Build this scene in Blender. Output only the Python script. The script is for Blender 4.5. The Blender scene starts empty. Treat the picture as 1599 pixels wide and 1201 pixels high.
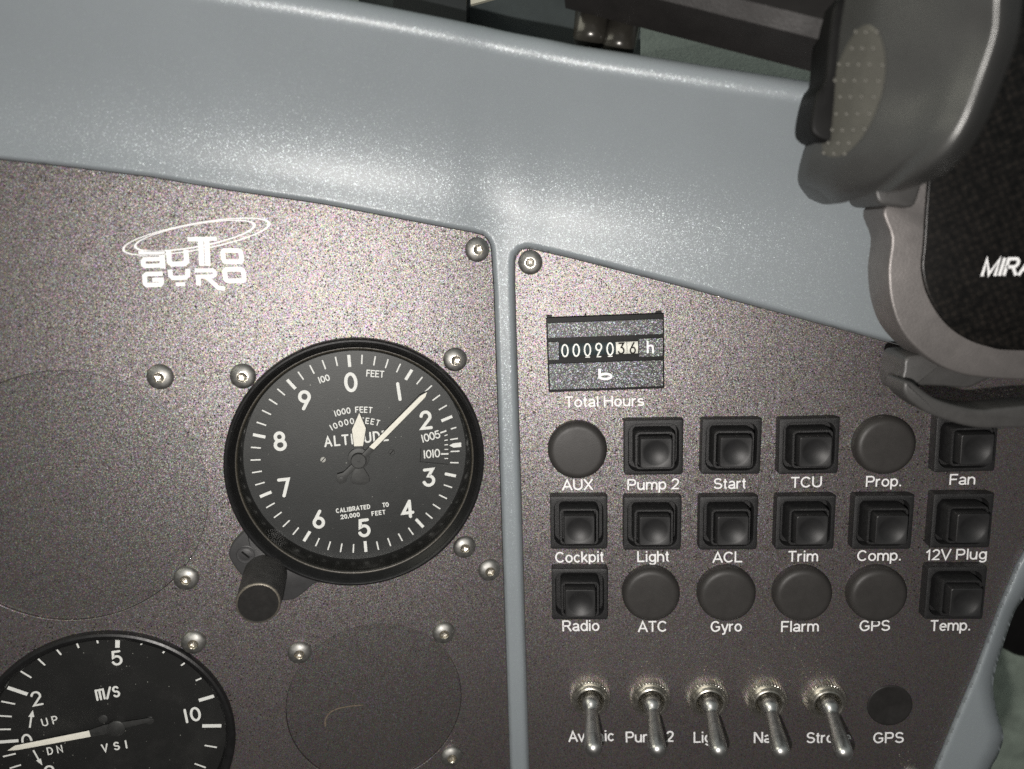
import bpy, math, random
import numpy as np
from mathutils import Matrix, Vector
random.seed(7); rng = np.random.default_rng(11)
S = bpy.context.scene; COL = S.collection
MM = 0.001

# ------------------------------------------------------------------ camera geometry
# The two panels are flat plates that meet in a shallow angle at the divider rib.  F is the lens in pixels of a
# 1599 px wide frame; every panel is given by the pixel where its normal vanishes and by its distance.
F, CX, CY = 1230.0, 799.5, 600.5

class Plane:
    def __init__(s, nx, ny, D, rot=0.0):
        d = np.array([nx-CX, ny-CY, F]); d /= np.linalg.norm(d)
        ex = np.array([1., 0, 0]) - d*d[0]; ex /= np.linalg.norm(ex)
        ey = np.cross(d, ex)
        c, q = math.cos(rot), math.sin(rot)
        s.d, s.ex, s.ey, s.D = d, c*ex+q*ey, -q*ex+c*ey, D
    def cam(s, px, py, h=0.0):
        r = np.array([px-CX, py-CY, F])
        return r*((s.D-h)/(r@s.d))

PR = Plane(860, 362, 0.240, -0.028)
# the left panel turns about the line of the divider rib, so that the two plates really meet there
_r1, _r2 = np.array([785-CX, 372-CY, F]), np.array([812-CX, 1201-CY, F]); _c = np.cross(_r1, _r2); _c /= np.linalg.norm(_c)
PR.D = 0.2385; _q = PR.d/PR.D-1.05*_c*np.sign(_c[0])*1.0
PL = Plane(CX+F*_q[0]/_q[2], CY+F*_q[1]/_q[2], 1/np.linalg.norm(_q))
print('left plane', CX+F*_q[0]/_q[2], CY+F*_q[1]/_q[2], PL.D)
O_W = PR.cam(1180, 815)
WM = np.stack([PR.ex, PR.d, -PR.ey])
def W(p): return WM @ (np.asarray(p)-O_W)
for P, op in ((PR, (1180, 815)), (PL, (500, 760))):
    P.o = P.cam(*op)
    P.X, P.U, P.N = WM@P.ex, -(WM@P.ey), -(WM@P.d)
    P.ow = W(P.o)
    P.M = Matrix(((P.X[0], P.U[0], P.N[0], P.ow[0]), (P.X[1], P.U[1], P.N[1], P.ow[1]),
                  (P.X[2], P.U[2], P.N[2], P.ow[2]), (0, 0, 0, 1)))
def at(P, px, py, h=0.0):
    """local x, y (metres) on panel P of the point seen at px, py lying h above the panel"""
    q = P.cam(px, py, h)-P.o
    return np.array([q@P.ex, -(q@P.ey)])
def at_w(P, px, py, h=0.0): return W(P.cam(px, py, h))

cam = bpy.data.cameras.new('camera'); camo = bpy.data.objects.new('camera', cam); COL.objects.link(camo)
cl = W(np.zeros(3)); R_, U_, B_ = WM@np.array([1., 0, 0]), WM@np.array([0, -1., 0]), WM@np.array([0, 0, -1.])
camo.matrix_world = Matrix(((R_[0], U_[0], B_[0], cl[0]), (R_[1], U_[1], B_[1], cl[1]), (R_[2], U_[2], B_[2], cl[2]), (0, 0, 0, 1)))
cam.sensor_width = 36.0; cam.lens = F/1599*36.0; cam.clip_start = 0.005; cam.clip_end = 50
cam.dof.use_dof = True; cam.dof.focus_distance = 0.243; cam.dof.aperture_fstop = cam.lens/3.4
S.camera = camo

# ------------------------------------------------------------------ light: the phone's flash beside the lens, dim cabin daylight
wd = bpy.data.worlds.new('World'); S.world = wd; wd.use_nodes = True
nt = wd.node_tree; nt.nodes.clear()
wo = nt.nodes.new('ShaderNodeOutputWorld'); bg = nt.nodes.new('ShaderNodeBackground')
tc = nt.nodes.new('ShaderNodeTexCoord'); sx = nt.nodes.new('ShaderNodeSeparateXYZ'); rp = nt.nodes.new('ShaderNodeValToRGB')
mr = nt.nodes.new('ShaderNodeMapRange'); mr.inputs['From Min'].default_value = -1; mr.inputs['From Max'].default_value = 1
nt.links.new(tc.outputs['Generated'], sx.inputs[0]); nt.links.new(sx.outputs['Z'], mr.inputs['Value'])
nt.links.new(mr.outputs[0], rp.inputs[0]); nt.links.new(rp.outputs[0], bg.inputs[0]); nt.links.new(bg.outputs[0], wo.inputs[0])
e = rp.color_ramp.elements
e[0].position = 0.30; e[0].color = (0.22, 0.21, 0.20, 1)
e[1].position = 0.85; e[1].color = (0.80, 0.90, 0.88, 1)
m_ = e.new(0.52); m_.color = (0.38, 0.37, 0.36, 1)
bg.inputs[1].default_value = 0.30

fl = bpy.data.lights.new('phone_flash', 'POINT'); flo = bpy.data.objects.new('phone_flash', fl); COL.objects.link(flo)
flo.location = W(np.array([-0.009, 0.029, -0.002])); fl.energy = 2.9; fl.shadow_soft_size = 0.0025; fl.color = (1.0, 0.955, 0.91)
wl = bpy.data.lights.new('cabin_window', 'AREA'); wlo = bpy.data.objects.new('cabin_window', wl); COL.objects.link(wlo)
wl.shape = 'RECTANGLE'; wl.size = 0.5; wl.size_y = 0.3; wl.energy = 1.7; wl.color = (1.0, 0.97, 0.80)
_lp = Vector((-0.55, -0.15, 0.50)); wlo.location = _lp
wlo.rotation_euler = (Vector((0.1, -0.05, 0.06))-_lp).to_track_quat('-Z', 'Y').to_euler()

S.render.engine = 'CYCLES'
S.view_settings.view_transform = 'Standard'; S.view_settings.look = 'None'
S.view_settings.exposure = 0; S.view_settings.gamma = 1; S.view_settings.use_curve_mapping = False
S.cycles.use_denoising = False
S.cycles.max_bounces = 6; S.cycles.transparent_max_bounces = 8; S.cycles.sample_clamp_indirect = 1.2

# ------------------------------------------------------------------ materials
MATS = {}
def newmat(n):
    m = bpy.data.materials.new(n); m.use_nodes = True; t = m.node_tree
    for x in list(t.nodes): t.nodes.remove(x)
    o = t.nodes.new('ShaderNodeOutputMaterial'); MATS[n] = m
    return m, t, o
def nd(t, ty, **k):
    x = t.nodes.new(ty)
    for a, b in k.items(): setattr(x, a, b)
    return x
def pr(t, col, rough, metal=0.0, spec=0.5, coat=0.0):
    p = t.nodes.new('ShaderNodeBsdfPrincipled')
    if col is not None: p.inputs['Base Color'].default_value = (*col, 1)
    p.inputs['Roughness'].default_value = rough; p.inputs['Metallic'].default_value = metal
    p.inputs['Specular IOR Level'].default_value = spec; p.inputs['Coat Weight'].default_value = coat
    return p
def noise(t, src, scale, detail=3, rough=0.6):
    n = nd(t, 'ShaderNodeTexNoise'); n.inputs['Scale'].default_value = scale; n.inputs['Detail'].default_value = detail
    n.inputs['Roughness'].default_value = rough; t.links.new(src, n.inputs['Vector']); return n
def ramp(t, src, a, b, ca, cb):
    r = nd(t, 'ShaderNodeValToRGB'); r.color_ramp.elements[0].position = a; r.color_ramp.elements[1].position = b
    r.color_ramp.elements[0].color = (*ca, 1); r.color_ramp.elements[1].color = (*cb, 1); t.links.new(src, r.inputs[0]); return r
def bump(t, src, dist, strength=1.0, nrm=None):
    b = nd(t, 'ShaderNodeBump'); b.inputs['Distance'].default_value = dist; b.inputs['Strength'].default_value = strength
    t.links.new(src, b.inputs['Height'])
    if nrm is not None: t.links.new(nrm, b.inputs['Normal'])
    return b
def plain(n, col, rough, metal=0.0, spec=0.5, nscale=None, ndist=0.00005, var=0.0, vscale=300, coat=0.0, rvar=0.0):
    """one colour with fine grain, colour unevenness and roughness unevenness"""
    m, t, o = newmat(n); p = pr(t, col, rough, metal, spec, coat); c = nd(t, 'ShaderNodeTexCoord')
    if nscale:
        q = noise(t, c.outputs['Object'], nscale, 3); b = bump(t, q.outputs['Fac'], ndist); t.links.new(b.outputs[0], p.inputs['Normal'])
    if var:
        q = noise(t, c.outputs['Object'], vscale, 5, 0.7)
        r = ramp(t, q.outputs['Fac'], 0.3, 0.72, tuple(x*(1-var) for x in col), tuple(min(1, x*(1+var)) for x in col))
        t.links.new(r.outputs[0], p.inputs['Base Color'])
    if rvar:
        q = noise(t, c.outputs['Object'], vscale*0.7, 5, 0.7)
        r = nd(t, 'ShaderNodeMapRange'); r.inputs['From Min'].default_value = .3; r.inputs['From Max'].default_value = .7
        r.inputs['To Min'].default_value = rough-rvar; r.inputs['To Max'].default_value = rough+rvar
        t.links.new(q.outputs['Fac'], r.inputs['Value']); t.links.new(r.outputs[0], p.inputs['Roughness'])
    t.links.new(p.outputs[0], o.inputs[0]); return m
def flake(n, base, brough, bspec, fcol, frough, cell, tilt, amount, hue=0.25, grain=0.00006, share=1.0, metal=1.0, glint=0.0):
    """powder coat: a dark or pale base with small tilted metal flakes, each cell of a Voronoi a flake of its own"""
    m, t, o = newmat(n); L = t.links.new; c = nd(t, 'ShaderNodeTexCoord'); g = nd(t, 'ShaderNodeNewGeometry')
    v = nd(t, 'ShaderNodeTexVoronoi'); v.inputs['Scale'].default_value = 1/cell; L(c.outputs['Object'], v.inputs['Vector'])
    s = nd(t, 'ShaderNodeVectorMath', operation='SUBTRACT'); s.inputs[1].default_value = (.5, .5, .5); L(v.outputs['Color'], s.inputs[0])
    k = nd(t, 'ShaderNodeVectorMath', operation='SCALE'); k.inputs['Scale'].default_value = tilt; L(s.outputs[0], k.inputs[0])
    a = nd(t, 'ShaderNodeVectorMath', operation='ADD'); L(k.outputs[0], a.inputs[0]); L(g.outputs['Normal'], a.inputs[1])
    z = nd(t, 'ShaderNodeVectorMath', operation='NORMALIZE'); L(a.outputs[0], z.inputs[0])
    v2 = nd(t, 'ShaderNodeTexVoronoi'); v2.inputs['Scale'].default_value = 1/(cell*1.03); L(c.outputs['Object'], v2.inputs['Vector'])
    sp = nd(t, 'ShaderNodeSeparateColor'); L(v2.outputs['Color'], sp.inputs[0])
    lt = nd(t, 'ShaderNodeMath', operation='LESS_THAN'); lt.inputs[1].default_value = amount; L(sp.outputs[0], lt.inputs[0])
    mc = nd(t, 'ShaderNodeMix', data_type='RGBA'); mc.inputs[0].default_value = hue; mc.inputs[6].default_value = (*fcol, 1); L(v2.outputs['Color'], mc.inputs[7])
    pf = pr(t, fcol, frough, metal); L(mc.outputs[2], pf.inputs['Base Color']); L(z.outputs[0], pf.inputs['Normal'])
    pb = pr(t, base, brough, 0, bspec)
    q = noise(t, c.outputs['Object'], 1/(cell*2.2), 2); b = bump(t, q.outputs['Fac'], grain)
    q2 = noise(t, c.outputs['Object'], 28, 6, 0.65)
    r2 = ramp(t, q2.outputs['Fac'], 0.3, 0.75, tuple(x*0.95 for x in base), tuple(x*1.05 for x in base)); L(r2.outputs[0], pb.inputs['Base Color'])
    L(b.outputs[0], pb.inputs['Normal'])
    mx = nd(t, 'ShaderNodeMixShader'); ms = nd(t, 'ShaderNodeMath', operation='MULTIPLY'); ms.inputs[1].default_value = share; L(lt.outputs[0], ms.inputs[0]); L(ms.outputs[0], mx.inputs[0]); L(pb.outputs[0], mx.inputs[1]); L(pf.outputs[0], mx.inputs[2])
    if glint:
        v3 = nd(t, 'ShaderNodeTexVoronoi'); v3.inputs['Scale'].default_value = 1/(cell*1.7); L(c.outputs['Object'], v3.inputs['Vector'])
        s3 = nd(t, 'ShaderNodeSeparateColor'); L(v3.outputs['Color'], s3.inputs[0])
        l3 = nd(t, 'ShaderNodeMath', operation='LESS_THAN'); l3.inputs[1].default_value = glint; L(s3.outputs[2], l3.inputs[0])
        n3 = nd(t, 'ShaderNodeVectorMath', operation='SUBTRACT'); n3.inputs[1].default_value = (.5, .5, .5); L(v3.outputs['Color'], n3.inputs[0])
        k3 = nd(t, 'ShaderNodeVectorMath', operation='SCALE'); k3.inputs['Scale'].default_value = 0.9; L(n3.outputs[0], k3.inputs[0])
        a3 = nd(t, 'ShaderNodeVectorMath', operation='ADD'); L(k3.outputs[0], a3.inputs[0]); L(g.outputs['Normal'], a3.inputs[1])
        z3 = nd(t, 'ShaderNodeVectorMath', operation='NORMALIZE'); L(a3.outputs[0], z3.inputs[0])
        p3 = pr(t, (0.62, 0.56, 0.53), 0.30, 1.0); L(z3.outputs[0], p3.inputs['Normal'])
        m3 = nd(t, 'ShaderNodeMixShader'); L(l3.outputs[0], m3.inputs[0]); L(mx.outputs[0], m3.inputs[1]); L(p3.outputs[0], m3.inputs[2]); mx = m3
    L(mx.outputs[0], o.inputs[0]); return m

flake('panel_powder', (0.061, 0.0485, 0.048), 0.50, 0.45, (0.202, 0.158, 0.155), 0.49, 0.00019, 0.28, 0.75, 0.16, 0.00004, 1.0, 1.0, 0.04)
flake('plate_powder', (0.047, 0.038, 0.037), 0.50, 0.45, (0.170, 0.134, 0.130), 0.49, 0.00019, 0.28, 0.75, 0.16, 0.00004, 1.0, 1.0, 0.04)
flake('counter_powder', (0.026, 0.022, 0.024), 0.48, 0.4, (0.135, 0.115, 0.122), 0.45, 0.00023, 0.46, 0.50, 0.10)
flake('shell_paint', (0.208, 0.232, 0.248), 0.42, 0.5, (0.32, 0.345, 0.36), 0.38, 0.00022, 0.32, 0.34, 0.05, 0.00002, 0.45, 0.35)
plain('black_plastic', (0.016, 0.016, 0.0165), 0.42, spec=0.5, nscale=2600, ndist=0.00005, var=0.25, vscale=500)
plain('frame_plastic', (0.0125, 0.0125, 0.013), 0.50, spec=0.45, nscale=3600, ndist=0.00012, var=0.35, vscale=700)
plain('button_plastic', (0.0135, 0.0135, 0.014), 0.50, spec=0.5, nscale=5000, ndist=0.00003, var=0.2, vscale=500)
plain('rubber', (0.029, 0.027, 0.0255), 0.50, spec=0.45, nscale=4200, ndist=0.00003, var=0.12, vscale=260, rvar=0.06)
plain('hole_plug', (0.017, 0.016, 0.0155), 0.5, spec=0.4, nscale=3000, ndist=0.00003, var=0.35, vscale=180)
plain('bezel_black', (0.008, 0.008, 0.0083), 0.40, spec=0.4, nscale=1800, ndist=0.00003, var=0.3, vscale=400, rvar=0.08)
plain('lug_grey', (0.035, 0.035, 0.036), 0.45, spec=0.5, nscale=2500, ndist=0.00003, var=0.15)
plain('inner_wall', (0.009, 0.009, 0.008), 0.30, spec=0.35, var=0.3, vscale=500)
plain('knob_black', (0.034, 0.033, 0.032), 0.5, spec=0.4, nscale=2500, ndist=0.00004, var=0.35, vscale=300)
plain('cone_black', (0.006, 0.006, 0.006), 0.38, spec=0.25, var=0.3, vscale=400)
plain('ring_brown', (0.028, 0.024, 0.016), 0.4, metal=0.2, nscale=2000, var=0.5, vscale=500)
plain('cap_black', (0.010, 0.0095, 0.009), 0.6, spec=0.2, nscale=2500, ndist=0.00003, var=0.4, vscale=400)
plain('worn_edge', (0.15, 0.135, 0.11), 0.45, metal=0.6, nscale=2000, var=0.3, vscale=900)
plain('white_paint', (0.80, 0.80, 0.78), 0.55, spec=0.3, var=0.06, vscale=900)
plain('legend_paint', (0.82, 0.82, 0.82), 0.55, spec=0.3, nscale=3000, ndist=0.00004, var=0.08, vscale=1200)
plain('lume', (0.83, 0.80, 0.72), 0.6, spec=0.3, nscale=1500, ndist=0.00004, var=0.06, vscale=400)
plain('needle_black', (0.030, 0.030, 0.030), 0.5, var=0.3, vscale=600)
plain('counter_black', (0.006, 0.006, 0.006), 0.5, spec=0.15, nscale=2000, ndist=0.00002, var=0.3)
plain('wheel_dark', (0.035, 0.05, 0.055), 0.55, spec=0.2, var=0.3, vscale=900)
plain('wheel_pale', (0.76, 0.75, 0.69), 0.6, spec=0.2, var=0.12, vscale=900)
plain('digit_dark', (0.02, 0.018, 0.015), 0.7, spec=0.1)
plain('gap_black', (0.006, 0.006, 0.006), 0.8, spec=0.1)
plain('screw_steel', (0.30, 0.296, 0.28), 0.52, metal=1.0, nscale=2600, ndist=0.00001, var=0.25, vscale=700, rvar=0.08)
plain('socket_steel', (0.62, 0.58, 0.50), 0.28, metal=1.0, nscale=2400, ndist=0.00006, var=0.2, vscale=900)
plain('nickel', (0.56, 0.54, 0.485), 0.30, metal=1.0, nscale=900, ndist=0.00001, var=0.25, vscale=600, rvar=0.08)
plain('lever_chrome', (0.54, 0.535, 0.52), 0.34, metal=1.0, nscale=900, ndist=0.000008, var=0.2, vscale=500, rvar=0.06)
plain('dust_scuff', (0.125, 0.098, 0.073), 0.8, spec=0.2, var=0.4, vscale=1500)
plain('holder_grey', (0.088, 0.089, 0.087), 0.40, metal=0.7, spec=0.6, nscale=2600, ndist=0.00003, var=0.06, vscale=200)
plain('holder_frame', (0.150, 0.140, 0.136), 0.44, metal=0.55, spec=0.6, nscale=1500, ndist=0.00005, var=0.16, vscale=160)
plain('holder_dark', (0.045, 0.044, 0.043), 0.42, nscale=2200, ndist=0.00004, var=0.15)
plain('holder_black', (0.006, 0.006, 0.006), 0.5, spec=0.12, var=0.2)
plain('grip_rubber', (0.085, 0.083, 0.073), 0.55, metal=0.4, spec=0.4, nscale=2000, ndist=0.00003, var=0.1)
plain('arm_dark', (0.014, 0.0128, 0.0125), 0.50, spec=0.2, nscale=1500, ndist=0.00006, var=0.2, vscale=120, rvar=0.08)
plain('knob_bronze', (0.030, 0.028, 0.024), 0.26, metal=0.3, var=0.2)
plain('shelf_vinyl', (0.24, 0.275, 0.255), 0.55, spec=0.4, nscale=700, ndist=0.0004, var=0.2, vscale=40)
plain('trim_dark', (0.028, 0.036, 0.037), 0.6, var=0.3, vscale=30)
plain('pale_frame', (0.42, 0.41, 0.33), 0.6, var=0.1, vscale=30)
plain('box_black', (0.010, 0.012, 0.013), 0.5, var=0.3, vscale=40)
plain('floor_mottled', (0.34, 0.40, 0.34), 0.75, spec=0.2, nscale=500, ndist=0.0006, var=0.35, vscale=70)
# dial face: matt black print with dust specks and hairline scuffs
def dialmat(n, col, amount):
    m, t, o = newmat(n); L = t.links.new; c = nd(t, 'ShaderNodeTexCoord'); p = pr(t, col, 0.48, 0, 0.5)
    v = nd(t, 'ShaderNodeTexVoronoi'); v.inputs['Scale'].default_value = 520; L(c.outputs['Object'], v.inputs['Vector'])
    sp = nd(t, 'ShaderNodeSeparateColor'); L(v.outputs['Color'], sp.inputs[0])
    md = nd(t, 'ShaderNodeMath', operation='MULTIPLY'); md.inputs[1].default_value = 0.11; L(sp.outputs[1], md.inputs[0])
    lt = nd(t, 'ShaderNodeMath', operation='LESS_THAN'); L(v.outputs['Distance'], lt.inputs[0]); L(md.outputs[0], lt.inputs[1])
    l2 = nd(t, 'ShaderNodeMath', operation='LESS_THAN'); L(sp.outputs[0], l2.inputs[0]); l2.inputs[1].default_value = amount
    mu = nd(t, 'ShaderNodeMath', operation='MULTIPLY'); L(lt.outputs[0], mu.inputs[0]); L(l2.outputs[0], mu.inputs[1])
    q = noise(t, c.outputs['Object'], 60, 6, 0.7); r = ramp(t, q.outputs['Fac'], .3, .75, tuple(x*.8 for x in col), tuple(x*1.25 for x in col))
    mc = nd(t, 'ShaderNodeMix', data_type='RGBA'); L(mu.outputs[0], mc.inputs[0]); L(r.outputs[0], mc.inputs[6]); mc.inputs[7].default_value = (.22, .22, .2, 1)
    L(mc.outputs[2], p.inputs['Base Color'])
    b = bump(t, noise(t, c.outputs['Object'], 3500, 2).outputs['Fac'], 0.00003); L(b.outputs[0], p.inputs['Normal'])
    L(p.outputs[0], o.inputs[0])
dialmat('dial_black', (0.0175, 0.0183, 0.0188), 0.30)
dialmat('vsi_black', (0.0105, 0.0105, 0.0105), 0.40)
def glassmat():
    m, t, o = newmat('clear_glass'); L = t.links.new
    f = nd(t, 'ShaderNodeFresnel'); f.inputs[0].default_value = 1.5
    g = nd(t, 'ShaderNodeBsdfGlossy'); g.inputs['Roughness'].default_value = 0.02
    tr = nd(t, 'ShaderNodeBsdfTransparent'); tr.inputs[0].default_value = (.96, .97, .96, 1)
    mx = nd(t, 'ShaderNodeMixShader'); L(f.outputs[0], mx.inputs[0]); L(tr.outputs[0], mx.inputs[1]); L(g.outputs[0], mx.inputs[2])
    c = nd(t, 'ShaderNodeTexCoord'); q = noise(t, c.outputs['Object'], 55, 6, 0.7); r = ramp(t, q.outputs['Fac'], .5, .8, (0, 0, 0), (.022, .022, .022))
    v = nd(t, 'ShaderNodeTexVoronoi'); v.inputs['Scale'].default_value = 330; L(c.outputs['Object'], v.inputs['Vector'])
    lt = nd(t, 'ShaderNodeMath', operation='LESS_THAN'); lt.inputs[1].default_value = 0.035; L(v.outputs['Distance'], lt.inputs[0])
    ml = nd(t, 'ShaderNodeMath', operation='MULTIPLY_ADD'); ml.inputs[1].default_value = 0.25; L(lt.outputs[0], ml.inputs[0]); L(r.outputs[0], ml.inputs[2])
    df = nd(t, 'ShaderNodeBsdfDiffuse'); df.inputs[0].default_value = (.5, .49, .46, 1)
    m2 = nd(t, 'ShaderNodeMixShader'); L(ml.outputs[0], m2.inputs[0]); L(mx.outputs[0], m2.inputs[1]); L(df.outputs[0], m2.inputs[2]); mx = m2
    L(mx.outputs[0], o.inputs[0])
glassmat()
def carbon():
    m, t, o = newmat('carbon_weave'); L = t.links.new; c = nd(t, 'ShaderNodeTexCoord')
    mp = nd(t, 'ShaderNodeMapping'); mp.inputs['Rotation'].default_value = (0, 0, 0.35); L(c.outputs['Object'], mp.inputs[0])
    k = nd(t, 'ShaderNodeTexChecker'); k.inputs['Scale'].default_value = 760; L(mp.outputs[0], k.inputs[0])
    k.inputs[1].default_value = (0.003, 0.003, 0.003, 1); k.inputs[2].default_value = (0.0065, 0.006, 0.0056, 1)
    v = noise(t, c.outputs['Object'], 420, 3); r = ramp(t, v.outputs['Fac'], .35, .75, (.2, .2, .2), (2.2, 2.0, 1.8))
    mu = nd(t, 'ShaderNodeMix', data_type='RGBA', blend_type='MULTIPLY'); mu.inputs[0].default_value = 1
    L(k.outputs[0], mu.inputs[6]); L(r.outputs[0], mu.inputs[7])
    p = pr(t, None, 0.34, 0.0, 0.35, 0.0); L(mu.outputs[2], p.inputs['Base Color'])
    b = bump(t, k.outputs['Fac'], 0.0002); L(b.outputs[0], p.inputs['Normal']); L(p.outputs[0], o.inputs[0])
carbon()

# ------------------------------------------------------------------ mesh helpers
class MB:
    def __init__(s): s.v, s.f, s.sm = [], [], []
    def add(s, v, f, smooth=False):
        o = len(s.v); s.v += [tuple(float(c) for c in x) for x in v]; s.f += [tuple(i+o for i in x) for x in f]; s.sm += [smooth]*len(f); return s
    def rings(s, rs, close=True, cap0=False, cap1=False, smooth=False):
        """skin a list of rings with equal counts"""
        n = len(rs[0]); o = len(s.v)
        for r in rs: s.v += [tuple(float(c) for c in p) for p in r]
        m = n if close else n-1
        for i in range(len(rs)-1):
            for j in range(m):
                a, b = o+i*n+j, o+i*n+(j+1) % n
                s.f.append((a, b, b+n, a+n)); s.sm.append(smooth)
        if cap0: s.f.append(tuple(o+j for j in reversed(range(n)))); s.sm.append(False)
        if cap1: s.f.append(tuple(o+(len(rs)-1)*n+j for j in range(n))); s.sm.append(False)
        return s
    def lathe(s, prof, n=48, smooth=True, cx=0, cy=0, cap0=False, cap1=False):
        a = np.arange(n)/n*2*math.pi
        return s.rings([[(cx+r*math.cos(t), cy+r*math.sin(t), z) for t in a] for r, z in prof], True, cap0, cap1, smooth)
    def build(s, name, mat, parent=None, mw=None, sharp=None):
        me = bpy.data.meshes.new(name); me.from_pydata(s.v, [], s.f); me.polygons.foreach_set('use_smooth', s.sm)
        me.materials.append(MATS[mat]); me.update()
        if sharp is not None: me.set_sharp_from_angle(angle=math.radians(sharp))
        o = bpy.data.objects.new(name, me); COL.objects.link(o)
        if parent is not None: o.parent = parent
        if mw is not None: o.matrix_world = mw
        return o
def tag(o, label=None, cat=None, group=None, kind=None):
    if label: o['label'] = label
    if cat: o['category'] = cat
    if group: o['group'] = group
    if kind: o['kind'] = kind
    return o
def root(name, P, xy, label, cat, group=None, rz=0.0, z=0.0):
    o = bpy.data.objects.new(name, None); COL.objects.link(o); o.empty_display_size = 0.005
    o.matrix_world = P.M @ Matrix.Translation((xy[0], xy[1], z)) @ Matrix.Rotation(rz, 4, 'Z')
    return tag(o, label, cat, group)
def dup(o, P, xy, label, rz=0.0):
    c = o.copy(); COL.objects.link(c); c.matrix_world = P.M @ Matrix.Translation((xy[0], xy[1], 0)) @ Matrix.Rotation(rz, 4, 'Z')
    c['label'] = label
    for ch in list(o.children):
        d = ch.copy(); COL.objects.link(d); d.parent = c; d.matrix_parent_inverse = ch.matrix_parent_inverse.copy()
        for g in list(ch.children):
            q = g.copy(); COL.objects.link(q); q.parent = d
    return c
def rsq(w, h, r, z, n=6, cx=0, cy=0):
    p = []
    for qx, qy, a0 in ((1, 1, 0), (-1, 1, 90), (-1, -1, 180), (1, -1, 270)):
        for i in range(n):
            a = math.radians(a0+90*i/(n-1)); p.append((cx+qx*(w/2-r)+r*math.cos(a), cy+qy*(h/2-r)+r*math.sin(a), z))
    return p
def circ_like(rad, z, n=6):
    p = []
    for a0 in (0, 90, 180, 270):
        for i in range(n):
            a = math.radians(a0+8+74*i/(n-1)); p.append((rad*math.cos(a), rad*math.sin(a), z))
    return p
def catmull(pts, n=8, closed=False):
    pts = [np.array(p, float) for p in pts]; out = []
    m = len(pts)
    for i in range(m if closed else m-1):
        g = lambda k: pts[k % m] if closed else pts[min(max(k, 0), m-1)]
        p0, p1, p2, p3 = g(i-1), g(i), g(i+1), g(i+2)
        for j in range(n):
            t = j/n; out.append(0.5*((2*p1)+(-p0+p2)*t+(2*p0-5*p1+4*p2-p3)*t*t+(-p0+3*p1-3*p2+p3)*t**3))
    if not closed: out.append(pts[-1])
    return out
def area2(p): return 0.5*sum(p[i][0]*p[(i+1) % len(p)][1]-p[(i+1) % len(p)][0]*p[i][1] for i in range(len(p)))
def inset(p, d):
    """move a counter-clockwise closed outline inwards by d"""
    n = len(p); out = []
    for i in range(n):
        a, b, c = np.array(p[i-1][:2]), np.array(p[i][:2]), np.array(p[(i+1) % n][:2])
        u, v = b-a, c-b; u = u/(np.linalg.norm(u)+1e-12); v = v/(np.linalg.norm(v)+1e-12)
        n1, n2 = np.array([-u[1], u[0]]), np.array([-v[1], v[0]]); m = n1+n2; m = m/(np.linalg.norm(m)+1e-9)
        k = d/max(0.35, m@n1); out.append(b+m*k)
    return out
def slab(mb, poly, z0, z1, bev=0.0, smooth=False, steps=3):
    """extruded outline with a rounded upper edge"""
    p = [np.array(q[:2]) for q in poly]
    if area2(p) < 0: p = p[::-1]
    rs = [[(*q, z0) for q in p], [(*q, z1-bev) for q in p]]
    if bev:
        for i in range(1, steps+1):
            a = i/steps*math.pi/2; rs.append([(*q, z1-bev+bev*math.sin(a)) for q in inset(p, bev*(1-math.cos(a)))])
    mb.rings(rs, True, True, True, smooth); return mb
def plate_with_holes(name, outer, holes, z0, z1, mat, M):
    cu = bpy.data.curves.new(name, 'CURVE'); cu.dimensions = '2D'; cu.fill_mode = 'BOTH'; cu.extrude = (z1-z0)/2-0.00012
    cu.bevel_depth = 0.00012; cu.bevel_resolution = 1; cu.offset = -0.00012
    for pts in [outer]+holes:
        sp = cu.splines.new('POLY'); sp.points.add(len(pts)-1); sp.use_cyclic_u = True
        for k, q in enumerate(pts): sp.points[k].co = (q[0]*100, q[1]*100, 0, 1)
    cu.extrude *= 100; cu.bevel_depth *= 100; cu.offset *= 100
    t = bpy.data.objects.new(name+'_tmp', cu); COL.objects.link(t)
    bpy.context.view_layer.update()
    me = bpy.data.meshes.new_from_object(t.evaluated_get(bpy.context.evaluated_depsgraph_get()))
    bpy.data.objects.remove(t); bpy.data.curves.remove(cu)
    me.transform(Matrix.Scale(0.01, 4)); me.transform(Matrix.Translation((0, 0, (z0+z1)/2)))
    me.name = name; me.materials.clear(); me.materials.append(MATS[mat])
    o = bpy.data.objects.new(name, me); COL.objects.link(o); o.matrix_world = M
    return o
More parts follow.
